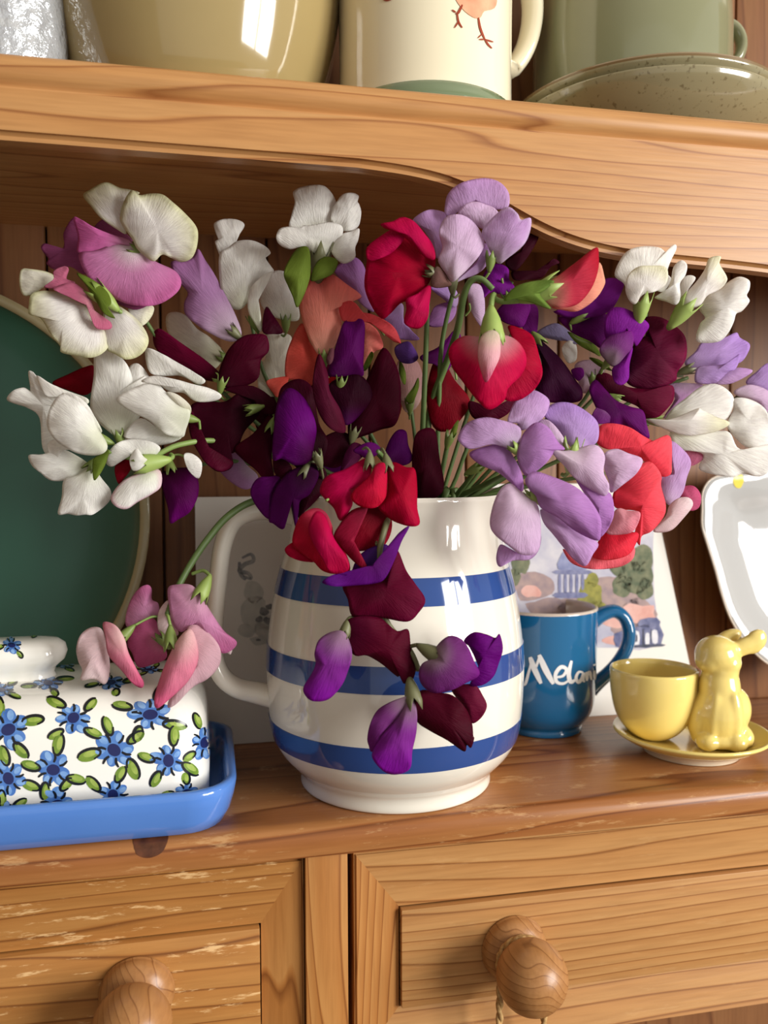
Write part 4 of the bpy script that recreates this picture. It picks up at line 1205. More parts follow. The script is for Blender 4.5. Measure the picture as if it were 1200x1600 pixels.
# --- white, mid left
sweet_pea('white sweet pea between the pink stem and the top white bloom', [(392, 500), (420, 600), (500, 700), (590, 765)], [.405, .415, .42, .425])
blossom(3, 290, 700, .398, (-.4, -1), ped=(290, 760))
petal('s', WH, 6, 6, 2, "105,236 150,217 212,220 246,244 222,290 204,330 172,382 140,402 112,340 110,320 124,318 108,270")
petal('s', WH, 0, -2, 4, "130,380 170,350 212,321 280,317 342,344 369,376 345,398 370,438 382,465 332,500 292,540 266,600 222,642 170,622 140,562 128,480", base=(250, 650))
petal('w', WH, -4, -6, 2, "382,465 345,474 310,500 276,540 262,600 265,650 290,700 322,746 326,700 312,640 312,590 332,530")
blossom(3, 440, 700, .412, (0, -1), ped=(420, 760))
petal('s', WH, 0, 4, 2.5, "330,500 380,462 442,470 472,560 502,642 496,692 430,690 360,662 320,602")
blossom(3, 420, 1080, .415, (-.2, -1), ped=(440, 1130))
petal('s', CRM, 0, 4, 2.5, "350,756 420,750 466,770 452,830 442,900 446,960 402,1010 392,1082 320,1040 308,960 320,900 346,862")
blossom(1, 1050, 900, .412, (-.7, -.6), ped=(1150, 980))
petal('s', CRM, 0, 4, 2.5, "780,702 820,682 872,700 922,760 982,800 1042,860 1052,890 1002,950 930,902 860,842 790,782")

# --- white top
sweet_pea('white sweet pea topmost over the coral bloom, with two green calyxes', [(490, 470), (520, 560), (580, 680), (620, 770)], [.395, .405, .415, .42])
blossom(3, 600, 410, .386, (.1, -1), ped=(600, 560), big=1.5, mat=CALD)
petal('s', WH, 5, 8, 2, "475,90 520,65 600,57 642,80 676,140 662,200 652,242 560,262 460,262 466,200 482,140")
petal('s', WH, 3, 5, 2, "676,140 706,102 750,94 780,108 776,135 784,150 793,190 780,250 740,272 690,268 650,222 655,170")
petal('w', WH, -3, -5, 2.5, "395,302 408,266 440,254 482,256 512,258 522,248 562,246 642,232 702,250 702,300 662,340 622,392 560,372 520,346 460,358 410,336")
petal('w', WH, -3, -3, 2, "700,290 740,276 783,262 780,310 765,350 763,400 710,426 664,390 655,350")
petal('g', GRN, -6, -8, 3, "430,470 460,400 500,352 545,352 556,430 550,500 522,580 492,632 472,580 450,530", base=(540, 350))
petal('g', GRN, -4, -6, 2.5, "556,505 580,430 622,394 682,412 662,470 612,496", base=(640, 400))

# --- maroon cluster, left of centre
sweet_pea('dark maroon sweet pea stem just above the jug handle', [(345, 610), (400, 660), (480, 720), (580, 770)], [.392, .40, .41, .42])
blossom(1, 1040, 1000, .392, (-1, -.6), ped=(1060, 1060), mat=CALG)
petal('s', MAR, 0, 4, 2, "718,792 740,760 780,778 852,830 952,900 1022,960 1032,1006 960,1000 880,952 790,912 730,852")
blossom(3, 140, 990, .388, (.3, -1), ped=(180, 1060))
petal('s', MARD, 0, 2, 3, "130,920 170,830 232,770 300,755 350,766 360,832 322,880 312,960 250,1000 180,1010 124,982")
petal('w', MARK, 3, 6, 1, "330,742 345,630 382,670 426,746 380,756")
blossom(6, 330, 340, .384, (-1, .3), ped=(230, 300))
petal('s', MARK, 4, 4, 3, "50,330 110,305 200,308 262,270 332,240 372,290 352,370 292,440 252,530 190,542 240,575 222,612 160,616 90,540 45,440")
petal('w', MARD, 0, -4, 2, "50,340 90,418 132,520 190,560 240,576 222,606 180,618 118,582 60,482 42,400")
petal('s', MARK, 2, 4, 2, "200,250 330,238 432,310 425,362 360,356 320,300")
blossom(6, 410, 420, .386, (-.3, 1), ped=(430, 380))
petal('s', MARD, 0, 0, 3, "248,512 330,450 400,368 432,400 422,480 412,560 424,660 392,672 342,612 280,562")
blossom(6, 330, 600, .405, (-.5, 1), ped=(420, 560), calyx=False)
petal('s', LPK, 0, 3, 1, "180,556 250,535 302,590 352,642 322,692 270,692 185,622")

# --- coral, centre top
sweet_pea('coral pink sweet pea in the middle beneath the crimson bloom', [(500, 570), (540, 650), (600, 720), (640, 772)], [.398, .405, .412, .42])
blossom(3, 620, 865, .388, (0, -1), ped=(640, 960))
petal('s', CORD, 6, 6, 3, "515,705 550,790 592,860 582,950 552,1002 480,972 440,962 438,880 460,800")
petal('s', CORD, 6, 4, 1, "348,980 400,960 452,960 432,1010 402,1052 380,1032")
petal('s', COR, 0, -1, 4, "506,600 528,550 555,500 600,496 655,476 722,520 795,580 722,602 692,642 702,690 692,760 652,840 622,866 590,850 560,800 520,700", fold=1.5)
petal('w', COR, 0, -2, 2, "800,700 862,730 892,790 892,822 852,842 832,902 800,902 790,800")
petal('w', C((240, 110, 110), (236, 86, 92), (236, 90, 98)), -4, -8, 1.5, "690,625 740,600 772,620 762,650 832,660 902,690 952,730 978,792 972,798 940,786 912,742 850,712 790,692 740,692 704,692")
petal('w', C((220, 30, 40), (230, 40, 50), (230, 50, 60)), -1, -2, 1, "640,962 742,950 722,972 650,992")
petal('g', GRN, -3, -6, .5, "800,922 820,870 842,838 850,862 820,922")

# --- crimson bloom
sweet_pea('crimson sweet pea with drooping hood at the top centre', [(668, 470), (665, 560), (660, 680), (655, 775)], [.378, .388, .402, .415], r=0.0016)
blossom(4, 350, 500, .364, (-1, -.3), ped=(400, 560), mat=CALD)
petal('s', RED, 3, 4, 5, "40,440 40,380 110,330 180,300 260,298 332,368 360,430 352,490 322,560 262,622 200,640 150,690 110,714 60,652 28,560")
petal('s', REDH, -2, 0, 2, "40,382 100,330 180,288 218,330 162,400 100,432 45,442")
petal('s', REDH, -3, -4, 3, "105,270 160,258 206,238 260,258 312,318 348,368 360,432 320,432 260,372 216,332 180,298 130,292")
petal('w', REDH, -1, -3, 2.5, "225,622 270,600 336,558 332,650 326,710 292,756 250,758 214,732 225,672")

# --- lilac top
sweet_pea('pale lilac sweet pea reaching highest against the apron', [(715, 430), (690, 540), (685, 660), (675, 775)], [.378, .39, .405, .415], r=0.0014)
blossom(4, 620, 440, .3625, (.1, -1), ped=(560, 540))
petal('s', LIL, 4, 6, 3, "405,192 420,130 470,84 540,61 610,57 670,80 706,130 702,190 652,202 600,192 540,167 480,202 440,230 408,226")
petal('w', LILP, 1, 0, 2, "465,222 500,180 545,165 600,180 642,200 662,240 602,292 560,282 500,242")
petal('w', LIL, -2, -6, 3, "580,302 640,230 700,190 745,220 762,250 808,243 802,310 772,370 700,430 660,456 630,422 600,362", edge=lin((232, 214, 240)))
blossom(4, 440, 545, .366, (0, -1), ped=(470, 600), mat=CALD)
petal('s', LIL, 4, 5, 2.5, "253,255 300,215 350,203 412,224 392,270 386,330 402,400 370,432 360,402 330,332 290,282")
petal('w', LILP, -4, -6, 4, "383,282 408,240 460,224 512,240 562,290 590,355 572,410 532,460 482,510 440,542 410,502 374,442 394,382 380,322")
petal('w', LIL, 1, 0, 2, "590,360 622,400 602,460 562,500 502,525 448,545 530,470 570,420")
petal('g', C((150, 110, 100), (140, 100, 96), (120, 90, 80)), -2, -3, 2, "343,522 370,468 422,530 432,560 350,567", base=(420, 560))
blossom(4, 470, 640, .392, (-1, 0), ped=(500, 700), calyx=False)
petal('w', LILB, 0, -2, 2, "338,570 390,561 452,575 468,622 452,662 400,622")
petal('s', LILD, 2, 3, 2, "370,650 452,638 452,700 402,747 330,747 340,690")
petal('s', LILP, 6, 6, 2, "518,560 572,558 592,640 582,752 540,702 518,642")
petal('w', LILB, 0, -2, 2, "118,692 180,644 210,652 212,720 250,770 286,810 230,814 160,792", base=(220, 640))
blossom(3, 840, 650, .394, (-.5, -1), ped=(900, 760), calyx=False)
petal('s', LILD, 0, 2, 3, "668,452 720,410 765,397 802,430 822,500 832,570 852,652 790,612 740,542 690,492")

# --- purple in the middle
sweet_pea('violet sweet pea behind the arching red bloom', [(800, 520), (770, 600), (730, 700), (690, 780)], [.405, .41, .415, .42])
blossom(4, 700, 620, .398, (-.4, -1), ped=(800, 760))
petal('s', PUR, 0, 3, 3, "590,502 620,466 660,457 702,480 706,530 732,570 690,602 620,592 580,622 568,582")
petal('w', PURD, -1, -3, 3, "648,682 700,630 760,618 806,650 792,710 766,754 710,742 670,722")
petal('s', PURD, 3, 4, 1, "768,740 800,650 842,670 832,792 790,782")
blossom(4, 330, 900, .40, (-1, .2), ped=(460, 1000), calyx=False)
petal('s', PURD, 0, 2, 1.5, "290,890 370,850 420,800 450,770 480,800 430,860 440,920 400,970 360,930 310,920")
petal('w', C((90, 50, 120), (110, 70, 150), (120, 80, 160)), 3, 5, 1.5, "170,850 230,820 260,850 280,900 240,925 190,910")

sweet_pea('near black maroon sweet pea tucked under the apron edge', [(800, 440), (760, 560), (720, 680), (690, 780)], [.402, .41, .415, .42])
blossom(4, 700, 480, .394, (.6, -1), ped=(700, 560), calyx=False)
petal('s', MARK, 0, -4, 2, "790,320 842,324 832,360 782,440 730,492 690,462 702,430 762,390")
petal('w', MARK, 2, 0, 1, "720,492 800,500 880,470 915,433 942,452 902,470 862,520 790,532 730,532", base=(710, 510))

# --- red bloom with arching stem
sweet_pea('red sweet pea hanging heart shaped from an arching green stem', [(770, 452), (752, 436), (735, 440), (724, 466), (716, 510), (700, 560), (672, 640), (668, 720), (672, 785)], [.358, .358, .36, .365, .374, .39, .405, .41, .415], r=0.0018, mat=STEMG)
blossom(4, 625, 770, .352, (0, 1), ped=(636, 600), big=1.55)
petal('s', RED, 5, 7, 3, "700,755 762,760 812,790 832,830 847,890 863,960 850,1010 810,1060 750,1096 690,1096 660,1050 700,950 780,900")
petal('s', REDP, 1, 0, 6, "423,870 450,820 500,795 570,798 660,788 730,808 776,860 787,920 762,980 702,1040 682,1098 615,1140 560,1100 490,1010 440,940", fold=3)
petal('k', KEEL, -6, -9, 3, "560,880 575,800 620,768 660,790 664,880 642,940 600,1012 575,960")
blossom(4, 870, 585, .355, (1, -.35), ped=(640, 620), big=1.5)
petal('g', C((120, 150, 60), (130, 158, 70), (110, 140, 60)), -2, -4, 3, "680,628 740,562 842,535 918,538 872,580 850,602 902,668 820,642 740,622", base=(690, 610))
petal('s', BUDE, 3, 5, 2, "1125,450 1153,520 1151,560 1110,622 1030,677 960,674 905,655 1000,600 1060,560", base=(870, 600))
petal('s', BUD, -1, -1, 5, "850,605 880,552 940,510 1020,450 1112,380 1126,420 1122,490 1092,570 1032,642 960,662 890,650", base=(840, 600))

# --- purple and maroon, right
sweet_pea('purple and maroon sweet pea trio right of the red heart', [(950, 560), (900, 640), (800, 720), (720, 780)], [.405, .41, .415, .42])
blossom(5, 270, 430, .392, (.8, -.5), ped=(330, 560))
petal('s', PURD, 3, 4, 3, "165,430 270,428 390,408 408,460 402,520 382,582 320,546 230,502")
petal('w', PUR, -1, -4, 3, "140,400 200,404 320,335 375,280 400,240 450,238 490,264 442,372 390,412 310,432 200,428")
blossom(5, 420, 640, .386, (.6, -.8), ped=(380, 720))
petal('s', C((60, 4, 40), (92, 6, 46), (128, 20, 66)), 4, 3, 4, "585,432 650,425 712,450 782,510 799,570 792,640 752,700 742,742 662,780 590,787 508,757 508,700 530,580 602,510 610,460", fold=1.5)
petal('w', PUR, -2, -4, 3, "395,440 430,384 490,384 560,420 612,465 592,510 547,572 530,512 440,522 398,532")
petal('w', PURG, -5, -8, 3, "368,592 400,535 460,508 532,500 532,572 502,612 442,672 400,642")
petal('w', PUR, -4, -6, 2, "440,670 500,608 532,580 516,660 512,730 482,762 445,752 430,702")
blossom(5, 440, 830, .388, (.8, .3), ped=(330, 830))
petal('s', MAR, 2, 2, 3, "350,720 400,703 450,735 500,770 560,780 640,782 726,764 735,830 702,880 642,932 590,922 560,872 470,832 380,792")
petal('w', PURD, -3, -6, 3, "318,780 350,738 402,790 452,840 520,870 582,890 602,960 612,1028 540,1002 480,962 400,952 340,852")
petal('w', PURG, -5, -6, 1.5, "328,920 360,870 420,880 482,922 400,952 340,952")

sweet_pea('dusky plum sweet pea deep between the red heart and purple trio', [(860, 570), (830, 640), (770, 710), (710, 780)], [.405, .41, .415, .42])
blossom(5, 70, 540, .394, (.6, .8), ped=(160, 640))
petal('s', C((40, 4, 32), (60, 6, 46), (72, 8, 58)), 0, 1, 4, "40,520 100,560 182,640 252,740 283,790 272,842 180,852 100,842 50,800 85,680 60,580")
petal('w', PURD, 2, 0, 1, "228,690 280,678 292,716 260,742")
blossom(4, 420, 1000, .402, (0, 1), ped=(470, 1150), calyx=False)
petal('s', REDD, 0, 2, 3, "330,990 360,910 410,930 450,1000 520,1090 500,1160 420,1240 350,1220 320,1100")
petal('s', MARD, -2, -2, 2, "520,1100 620,1130 700,1100 740,1080 700,1160 600,1200 530,1170")

sweet_pea('pale blush sweet pea glimpsed behind the purple trio', [(895, 590), (850, 660), (780, 720), (715, 780)], [.42, .422, .424, .424])
blossom(5, 330, 730, .415, (-.3, -1), ped=(300, 800))
petal('s', WH, 2, 2, 1.5, "183,582 220,543 254,570 252,640 210,652")
petal('s', C((240, 220, 230), (226, 196, 214), (222, 190, 210)), 0, 0, 2, "248,662 320,640 392,690 340,722 300,740 325,790 280,800 262,735")
petal('s', C((150, 140, 176), (160, 150, 190), (166, 156, 196)), 3, 6, 1.5, "55,510 150,458 232,510 262,560 200,545 160,542")
petal('g', GRN, -3, -4, 1, "210,500 260,520 340,560 375,620 330,600 260,560")
petal('g', GRN, -4, -6, 1, "318,628 370,640 432,692 370,672")

# --- white, right top
sweet_pea('white sweet pea pair at the right, touching the apron', [(1010, 490), (980, 560), (900, 650), (800, 730), (720, 785)], [.402, .408, .414, .418, .42])
blossom(5, 575, 375, .380, (.1, -1), ped=(580, 430), big=1.2)
petal('s', WH, 4, 7, 3, "443,222 468,150 510,100 580,79 662,85 702,110 728,75 746,72 746,96 720,150 702,210 722,242 682,302 620,292 540,332 510,312 488,262")
petal('w', WHC, -3, -5, 3, "497,272 510,220 560,180 622,174 692,180 707,220 692,270 642,302 582,317 547,362 520,352 500,312")
petal('w', WH, -1, -3, 2.5, "640,332 690,312 720,252 735,180 772,148 800,170 792,220 765,262 767,332 745,367 700,352")
blossom(5, 780, 400, .381, (.6, -.8), ped=(720, 450), big=1.3)
petal('s', WH, 4, 5, 1.5, "770,262 800,223 842,235 802,300 792,372 770,352")
petal('w', WHC, -2, -4, 3.5, "785,372 800,310 850,250 890,190 910,138 966,128 960,165 992,220 997,250 960,292 900,322 862,372 800,384")
petal('s', WH, 1, -3, 4, "860,382 900,320 960,290 1012,250 1060,229 1107,248 1108,290 1095,320 1108,350 1072,397 1042,412 1030,452 1000,510 950,550 848,547 865,462 890,432")

# --- lilac, right
sweet_pea('lilac sweet pea at the right edge above the white bloom', [(1075, 590), (1000, 620), (900, 680), (800, 740), (720, 785)], [.415, .415, .418, .42, .422])
blossom(5, 800, 690, .405, (1, -.3), ped=(780, 720), mat=CALD)
petal('s', LILB, 3, 3, 3, "788,652 840,600 880,548 980,530 1042,504 1062,530 1108,560 1102,600 1062,652 970,672 900,684 830,692")
petal('w', LILB, -2, -5, 3, "850,680 900,668 990,658 1062,610 1042,680 1002,700 942,752 870,757 838,742")
petal('w', LIL, 0, -2, 2, "930,752 980,702 1050,678 1122,690 1092,720 1010,757")
petal('s', LPK, 6, 8, 2, "680,930 740,832 715,760 830,755 880,770 802,832 742,882")
blossom(5, 1060, 830, .408, (1, -.6), ped=(1000, 790), mat=CALD)
petal('s', LILB, 2, 2, 3, "1090,750 1140,700 1200,655 1260,690 1275,780 1260,862 1200,840 1140,790")
petal('w', LILP, -2, -4, 3, "1030,802 1100,762 1180,780 1240,830 1262,880 1200,900 1130,850")

# --- white, right lower
sweet_pea('large white sweet pea at the right edge above the white plate', [(1020, 655), (940, 690), (850, 730), (740, 780)], [.40, .408, .415, .42])
blossom(5, 640, 940, .392, (1, .1), ped=(610, 960))
petal('s', WH, 5, 3, 3, "680,962 720,888 790,830 872,770 952,760 1022,810 1027,872 982,952 900,988 820,994 740,1002")
petal('s', WH, 4, 2, 3, "1028,832 1090,828 1162,860 1202,910 1218,1000 1192,1062 1100,1072 1020,1002 1000,952 1030,882")
petal('w', WHC, -2, -6, 2.5, "596,932 660,942 740,925 850,880 872,885 942,920 1012,952 942,992 820,1012 720,992")
petal('s', WH, 0, -4, 3.5, "720,990 830,1000 952,990 1012,1000 1062,1080 1200,1058 1250,1100 1202,1190 1150,1215 1080,1200 1020,1218 900,1197 858,1170 882,1110 830,1086 740,1072")

# --- big lilac in front of the jug rim
sweet_pea('large lilac sweet pea drooping over the jug rim at the mug', [(860, 690), (800, 735), (740, 765), (690, 785)], [.372, .385, .40, .41], r=0.0016)
blossom(7, 340, 330, .358, (-.5, -.5), ped=(420, 380), mat=CALG)
petal('s', LILD, 3, 4, 2.5, "145,352 200,324 290,314 342,380 372,450 372,512 330,482 270,432 190,397")
petal('w', LIL, -1, -2, 3, "99,272 138,220 210,197 280,208 347,230 367,260 352,312 310,327 240,312 150,332 103,302")
petal('s', LIL, 1, 4, 3, "308,212 340,130 400,83 450,93 487,130 467,190 422,227 370,252 350,222")
petal('k', LILD, -2, -4, 3, "358,312 380,260 430,218 482,240 522,300 552,332 512,342 472,392 420,432 380,442 350,372")
blossom(7, 580, 350, .360, (.1, -1), ped=(540, 440), big=1.2)
petal('s', LILB, 4, 8, 3, "458,182 500,140 570,134 642,170 692,220 694,290 662,322 600,337 560,302 520,242")
petal('w', LILP, -1, 0, 1, "440,222 480,208 532,260 564,322 550,342 520,312", base=(540, 340))
petal('w', LILP, -3, -6, 3, "486,324 540,340 600,330 682,314 722,360 717,430 742,490 722,532 660,502 590,452 550,402 510,362")
petal('w', LILP, -2, -4, 3, "720,352 770,331 822,350 882,375 862,430 802,482 750,517 740,470 720,412")
blossom(7, 420, 530, .354, (-.4, -.5), ped=(400, 470), mat=CALG)
petal('s', LILD, 5, 4, 2, "600,458 682,510 745,520 762,600 742,662 700,707 700,622 650,542")
petal('s', LIL, 1, -2, 3, "450,588 520,620 602,680 692,730 672,780 640,830 590,802 540,742 500,692 460,642")
petal('w', LILD, -3, -6, 4, "383,462 420,428 500,450 592,490 652,540 702,620 707,680 692,722 600,682 520,622 450,582 430,532 400,502")
blossom(7, 390, 530, .357, (-.3, .9), ped=(400, 480), calyx=False)
petal('s', LIL, 2, 1, 2, "260,792 280,738 340,775 400,775 449,700 442,760 402,802 330,807 275,834")
petal('w', LILP, -3, -5, 4.5, "233,642 250,560 280,500 320,479 362,510 412,540 442,590 450,700 432,772 370,782 310,742 250,692")

# --- coral, right
sweet_pea('bright coral sweet pea beside the large lilac, right of the jug', [(945, 740), (880, 750), (800, 765), (710, 785)], [.385, .395, .405, .412])
blossom(7, 700, 560, .374, (1, .2), ped=(640, 540), calyx=False)
petal('s', CORR, 5, 5, 3, "688,302 700,234 760,223 830,240 890,278 940,300 968,280 992,274 1007,300 1007,400 1002,440 960,447 900,392 870,372 780,332 730,332")
petal('s', CORR, 2, 0, 5, "758,522 800,470 870,400 920,388 962,440 962,490 982,570 972,622 922,682 880,702 870,742 850,692 872,602 770,582")
petal('s', CORE, 4, 1, 2, "543,758 580,788 632,827 680,780 760,800 820,780 850,752 842,800 790,832 700,844 632,838 575,812")
petal('w', C((226, 40, 66), (240, 52, 76), (244, 64, 84)), 0, -3, 4, "672,782 720,690 790,688 864,690 852,740 822,782 760,802 700,802")
petal('k', CORK, -4, -8, 3, "728,687 770,590 822,594 874,605 852,672 810,694")
blossom(7, 960, 620, .384, (.8, -.5), ped=(900, 640), calyx=False)
petal('s', LIL, 2, 3, 3, "958,452 1010,430 1000,300 1062,340 1090,390 1072,452 1052,522 1002,572 970,532")
petal('w', C((226, 150, 180), (216, 104, 144), (212, 92, 136)), 4, 4, 2, "1048,497 1100,489 1132,530 1122,582 1080,592 1050,542")
petal('w', VPL, -1, -3, 3, "928,682 980,622 1000,570 1040,540 1082,540 1097,572 1052,632 1000,680")
petal('s', ROS, 8, 8, 1, "1060,342 1155,343 1130,385 1080,402")

# --- dark centre
sweet_pea('deep purple and maroon sweet pea in the dark centre', [(560, 640), (590, 700), (620, 760), (640, 790)], [.392, .40, .408, .415])
blossom(3, 700, 990, .380, (.1, -1), ped=(680, 1080))
petal('s', PURD, 0, 2, 4, "640,950 660,860 690,760 715,698 770,685 807,700 807,800 802,900 802,952 740,952")
petal('g', C((140, 90, 100), (120, 70, 80), (110, 60, 70)), -2, -3, 1, "630,870 650,825 665,830 660,880 640,900")
blossom(6, 620, 560, .376, (-.3, -1), ped=(640, 650), mat=CALD)
petal('s', MARK, 5, 6, 3, "428,420 440,300 460,240 520,207 572,220 602,270 622,400 662,480 642,562 600,600 520,600")
petal('w', C((70, 4, 60), (112, 6, 122), (86, 4, 90)), -3, -4, 6, "418,562 424,420 440,310 480,250 530,263 582,330 612,420 602,500 582,572 520,592 460,562")
petal('s', MARK, 3, 4, 2, "420,602 428,520 502,600 482,652 440,642")
petal('w', C((90, 14, 44), (96, 20, 52), (84, 8, 36)), -5, -6, 2.5, "598,272 600,180 625,93 662,180 672,260 722,350 742,442 680,432 630,372", base=(720, 440))
blossom(6, 780, 450, .384, (.3, -1), ped=(760, 520), mat=CALD)
petal('s', MARD, 2, 3, 5, "758,382 800,300 850,180 910,68 962,130 987,220 987,340 962,412 900,432 820,462 760,472")
petal('w', MARP, -3, -4, 3, "668,232 760,190 822,198 862,280 802,372 740,412 690,332")
petal('s', MARK, 2, 2, 2, "600,502 700,440 772,470 752,562 702,602 640,592 600,562")
blossom(6, 560, 620, .378, (-.5, 1), ped=(620, 600), mat=CALD)
petal('s', C((60, 4, 50), (98, 8, 100), (112, 12, 120)), 3, 2, 3, "318,712 350,650 420,640 472,618 430,700 412,760 402,832 350,782")
petal('w', C((60, 4, 50), (94, 6, 96), (104, 10, 112)), 0, -2, 4, "400,832 420,720 470,640 530,600 602,588 622,640 582,720 540,750 532,800 520,870 490,740 470,872 420,852")
petal('s', MARK, 5, 5, 2, "520,740 560,700 640,600 660,680 600,760 560,800 535,830")

sweet_pea('dark maroon sweet pea standing upright over the jug mouth', [(665, 720), (668, 760), (670, 790)], [.388, .398, .408])
blossom(6, 1090, 720, .378, (0, -1), ped=(1110, 760), mat=CALD, calyx=False)
petal('s', MARD, 0, 1, 4, "1040,602 1050,470 1090,428 1142,440 1162,560 1182,680 1152,732 1070,747 1060,662")
petal('w', C((80, 6, 70), (92, 8, 100), (98, 8, 104)), 1, 2, 3, "918,582 930,500 970,438 1012,440 1022,500 1042,562 1002,592", base=(960, 600))
petal('w', C((110, 40, 80), (96, 20, 70), (80, 8, 50)), 2, 3, 2, "720,622 740,540 780,490 832,520 800,572 740,612", base=(790, 600))
petal('w', PURD, 2, 1, 2, "780,522 850,488 902,520 850,562 800,542", base=(850, 580))

# --- crimson cluster over the rim
sweet_pea('crimson sweet pea cluster spilling over the jug rim', [(590, 705), (610, 725), (640, 760), (650, 785)], [.365, .378, .392, .402])
blossom(6, 850, 580, .353, (0, 1), ped=(820, 520), mat=CALD)
petal('s', REDH, 2, 0, 4, "628,702 660,640 740,610 810,570 852,558 852,640 812,692 772,712 772,770 722,840 690,782 650,742")
petal('w', C((220, 30, 80), (214, 16, 66), (206, 10, 54)), -3, -6, 3, "768,722 850,640 880,588 922,590 927,700 912,750 870,782 800,772")
blossom(6, 930, 590, .351, (.2, 1), ped=(900, 520), mat=CALD)
petal('s', RED, 1, -2, 5, "888,772 930,700 925,600 960,578 1012,600 1052,610 1062,700 1062,782 1073,852 1030,864 960,842 920,812")
blossom(6, 880, 790, .352, (-.3, 1), ped=(870, 700), calyx=False)
petal('s', C((120, 6, 30), (144, 8, 36), (156, 10, 42)), 4, 3, 3, "698,902 740,820 800,780 902,780 947,830 942,902 902,962 840,972 780,972 730,942")
petal('w', C((160, 40, 70), (166, 24, 62), (150, 12, 46)), -1, -3, 2.5, "690,902 760,808 842,780 792,872 772,950 832,1030 832,1062 770,1012 720,952")
blossom(6, 640, 800, .350, (-.3, 1), ped=(700, 740), calyx=False)
petal('s', C((196, 60, 90), (202, 20, 60), (196, 10, 48)), 2, 0, 4, "508,902 540,820 600,783 652,800 682,860 692,920 742,980 762,1062 700,1077 640,1062 600,1022 550,987 510,952")
petal('w', RED, 4, 2, 1.5, "473,962 520,934 562,980 602,1022 540,1017 490,997")
petal('w', REDH, -4, -8, 3, "578,862 610,798 652,820 692,920 752,1010 752,1062 680,1072 640,1012 590,922")

# --- purple and maroon trailing down the jug
sweet_pea('purple and maroon sweet pea trailing down the striped jug front', [(655, 1048), (640, 1015), (603, 968), (590, 900), (600, 830), (625, 775), (650, 786)], [.352, .352, .352, .352, .352, .372, .40], r=0.0015, mat=CALD)
blossom(6, 880, 1000, .350, (0, 1), ped=(880, 940), mat=CALD, calyx=False)
petal('w', C((80, 40, 120), (90, 26, 130), (96, 20, 140)), 2, 1, 2, "798,1002 860,958 932,950 902,1042 830,1062 770,1082")
petal('w', C((104, 18, 120), (108, 18, 134), (104, 20, 138)), -3, -5, 1, "638,1112 700,1078 790,1090 880,1078 902,1040 942,960 977,898 1028,863 992,932 962,1012 922,1092 880,1117 780,1128 690,1132")
blossom(8, 420, 190, .350, (0, 1), ped=(440, 120), calyx=False)
petal('s', C((80, 4, 34), (108, 8, 48), (116, 12, 56)), 1, -2, 4, "290,222 400,205 480,190 520,80 546,63 582,150 622,210 673,290 642,352 590,394 480,377 400,372 330,366 310,290", fold=1)
blossom(8, 300, 430, .349, (-.3, 1), ped=(500, 400), mat=CALD)
petal('s', C((96, 8, 50), (98, 4, 40), (84, 4, 34)), 0, 2, 4, "283,432 310,385 380,368 460,376 492,400 542,438 592,430 604,500 612,560 627,620 612,667 570,682 560,620 550,650 530,642 470,592 400,552 335,547")
petal('w', PURV, -3, -5, 4, "103,702 140,640 160,590 155,540 175,480 230,443 290,440 322,500 330,560 312,620 282,692 220,757 150,767 113,742")
blossom(8, 712, 545, .347, (.8, .4), ped=(600, 530), mat=CALD, big=1.1)
petal('s', C((120, 20, 130), (120, 8, 136), (112, 6, 128)), 3, 3, 3, "855,482 900,444 960,454 1002,470 1022,453 1037,520 1017,590 992,652 940,692 880,692 930,642 910,572 880,512")
petal('w', PURG, -2, -5, 5, "643,642 660,590 720,560 727,510 780,463 832,470 872,510 902,580 927,642 862,682 790,717 710,727 660,692")
blossom(8, 615, 740, .348, (.2, 1), ped=(650, 620), mat=CALD, big=1.1)
petal('s', C((100, 20, 50), (116, 20, 56), (120, 22, 60)), 4, 4, 2, "800,702 900,688 942,740 962,790 937,842 890,870 862,802 820,752")
petal('s', C((96, 8, 40), (84, 4, 32), (74, 4, 30)), 0, -1, 4, "608,792 650,718 720,725 802,740 862,800 892,870 898,930 903,942 888,985 868,972 855,1002 780,952 690,902 635,862")
petal('w', PURG, -1, -2, 2.5, "403,932 420,860 460,800 540,758 602,748 562,832 502,902 430,1002 408,972")
petal('w', PURV, -3, -5, 4, "428,1002 470,930 540,850 600,758 632,800 632,902 612,1002 602,1082 540,1110 480,1097 430,1042")

# --- pink over the butter dish
sweet_pea('soft pink sweet pea hanging over the butter dish from the handle', [(262, 960), (275, 925), (296, 885), (325, 842), (358, 805), (400, 782), (470, 772), (540, 770)], [.372, .375, .38, .385, .392, .40, .405, .41], r=0.0019, mat=STEMG)
blossom(9, 590, 390, .370, (-.6, .6), ped=(740, 310))
petal('s', VPL, 2, 0, 4, "358,462 375,400 420,364 470,364 492,410 512,500 512,582 490,627 440,602 380,607 386,560 368,520")
petal('w', VPK, -3, -6, 2.5, "484,338 540,350 582,410 602,480 642,560 674,620 662,644 620,622 570,562 510,492 494,410")
blossom(9, 760, 420, .374, (-.5, -.7), ped=(790, 250))
petal('s', VDK, 3, 4, 2.5, "598,432 640,350 722,320 762,420 782,500 720,532 650,547 620,482")
petal('s', VMV, 5, 8, 3, "588,322 610,240 650,180 690,161 710,180 712,230 742,250 742,302 700,322 640,352 600,362")
blossom(9, 950, 190, .372, (-.4, .9), ped=(900, 110), big=1.05)
petal('s', VPL, 3, 2, 2, "743,292 780,238 802,250 812,330 837,392 790,402 743,372")
petal('s', VMV, 0, -1, 4, "788,178 830,160 902,165 952,230 1002,310 1052,380 1110,430 1080,472 1030,477 960,402 900,352 850,382 810,342 793,262")
petal('k', VPL, 2, 1, 1, "1058,470 1087,458 1080,487")
blossom(9, 800, 420, .366, (.1, 1), ped=(780, 300), big=0.9)
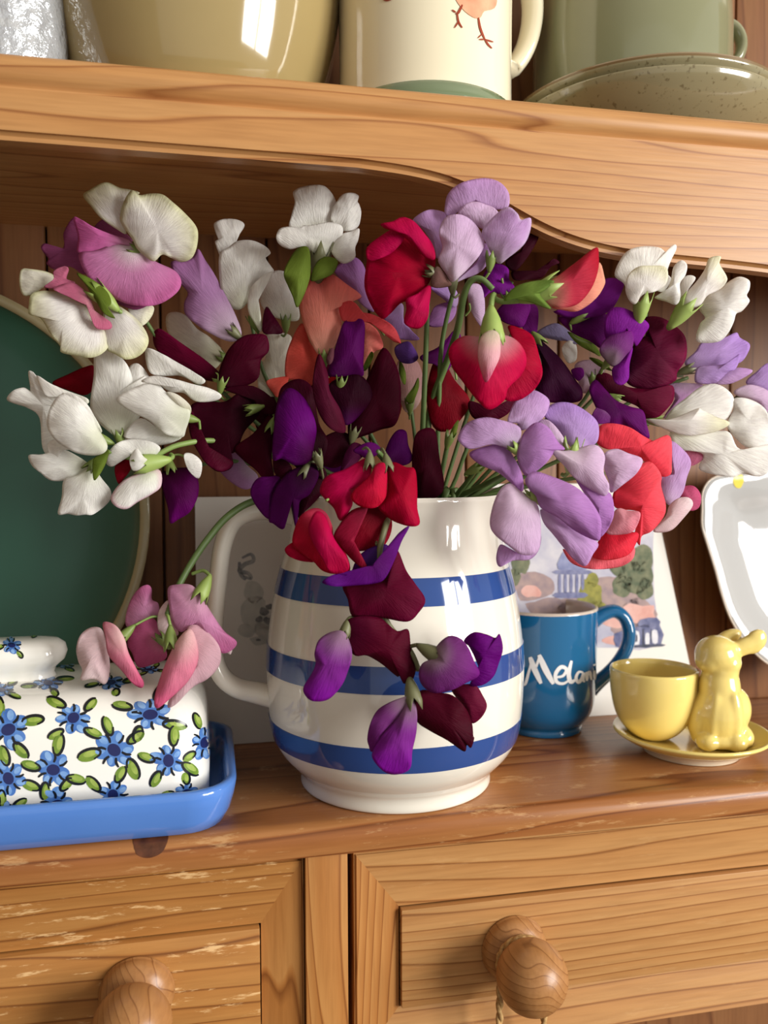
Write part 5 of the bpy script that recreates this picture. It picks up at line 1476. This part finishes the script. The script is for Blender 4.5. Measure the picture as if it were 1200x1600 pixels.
petal('s', C((244, 196, 208), (242, 202, 214), (242, 212, 216)), 2, 1, 4, "878,367 920,349 982,390 1032,460 1027,540 972,602 902,642 830,717 788,737 800,690 880,610 930,520 920,430", base=(860, 400))
petal('w', VPK, -3, -4, 4, "723,702 750,600 790,500 840,410 892,368 922,430 927,520 882,612 800,692 738,740", base=(850, 400))

sweet_pea('dim blush sweet pea seen deep among the centre stems', [(640, 620), (650, 700), (655, 785)], [.43, .432, .43])
blossom(3, 1020, 1090, .425, (0, -1), ped=(1020, 1150))
petal('s', C((226, 190, 180), (214, 168, 164), (206, 156, 156)), 0, 2, 2, "960,900 1000,860 1060,890 1085,990 1060,1090 1000,1120 962,1010")
petal('w', CORD, 2, 3, 2, "900,1000 960,980 985,1080 950,1180 900,1130")
petal('g', GRN, -4, -6, 1, "1000,1060 1040,1000 1060,960 1062,1010 1030,1080")
petal('g', GRN, -4, -6, 1, "985,980 970,930 975,880 1000,930 1000,990")
sweet_pea('shadowed plum sweet pea behind the dark centre blooms', [(440, 620), (500, 690), (590, 765)], [.42, .422, .424])
blossom(6, 430, 380, .416, (-.3, -1), ped=(460, 460))
petal('s', MARK, 0, 2, 2, "340,330 380,260 440,280 460,380 440,480 380,470 340,410")
petal('s', MARD, 3, 4, 2, "560,250 600,120 640,60 700,140 700,260 640,330")
petal('s', PURD, 2, 4, 2, "640,520 700,560 760,520 800,600 720,700 640,690 610,600")
petal('s', LPK, 6, 6, 2, "390,420 440,380 470,450 450,540 400,520")
# --- a few spare stems and leaves filling the jug mouth
for i, (pth, dd) in enumerate([([(742, 735), (720, 765), (690, 790)], [.39, .40, .41]), ([(700, 690), (690, 740), (676, 790)], [.40, .405, .41])]):
    sweet_pea(['bare green stem leaning towards the mug from the jug mouth', 'bare green stem upright in the jug mouth'][i], pth, dd, r=0.0016)
    if i == 0:
        blossom(0, 742, 733, .388, (.8, -.4), ped=(735, 742))
        petal('g', GRN, 0, -2, 1, "742,733 752,722 768,716 760,728 748,738")
    else:
        blossom(0, 702, 686, .398, (.3, -1), ped=(700, 692))
        petal('g', GRN, 0, -2, 1, "702,686 706,670 716,656 714,672 708,688")
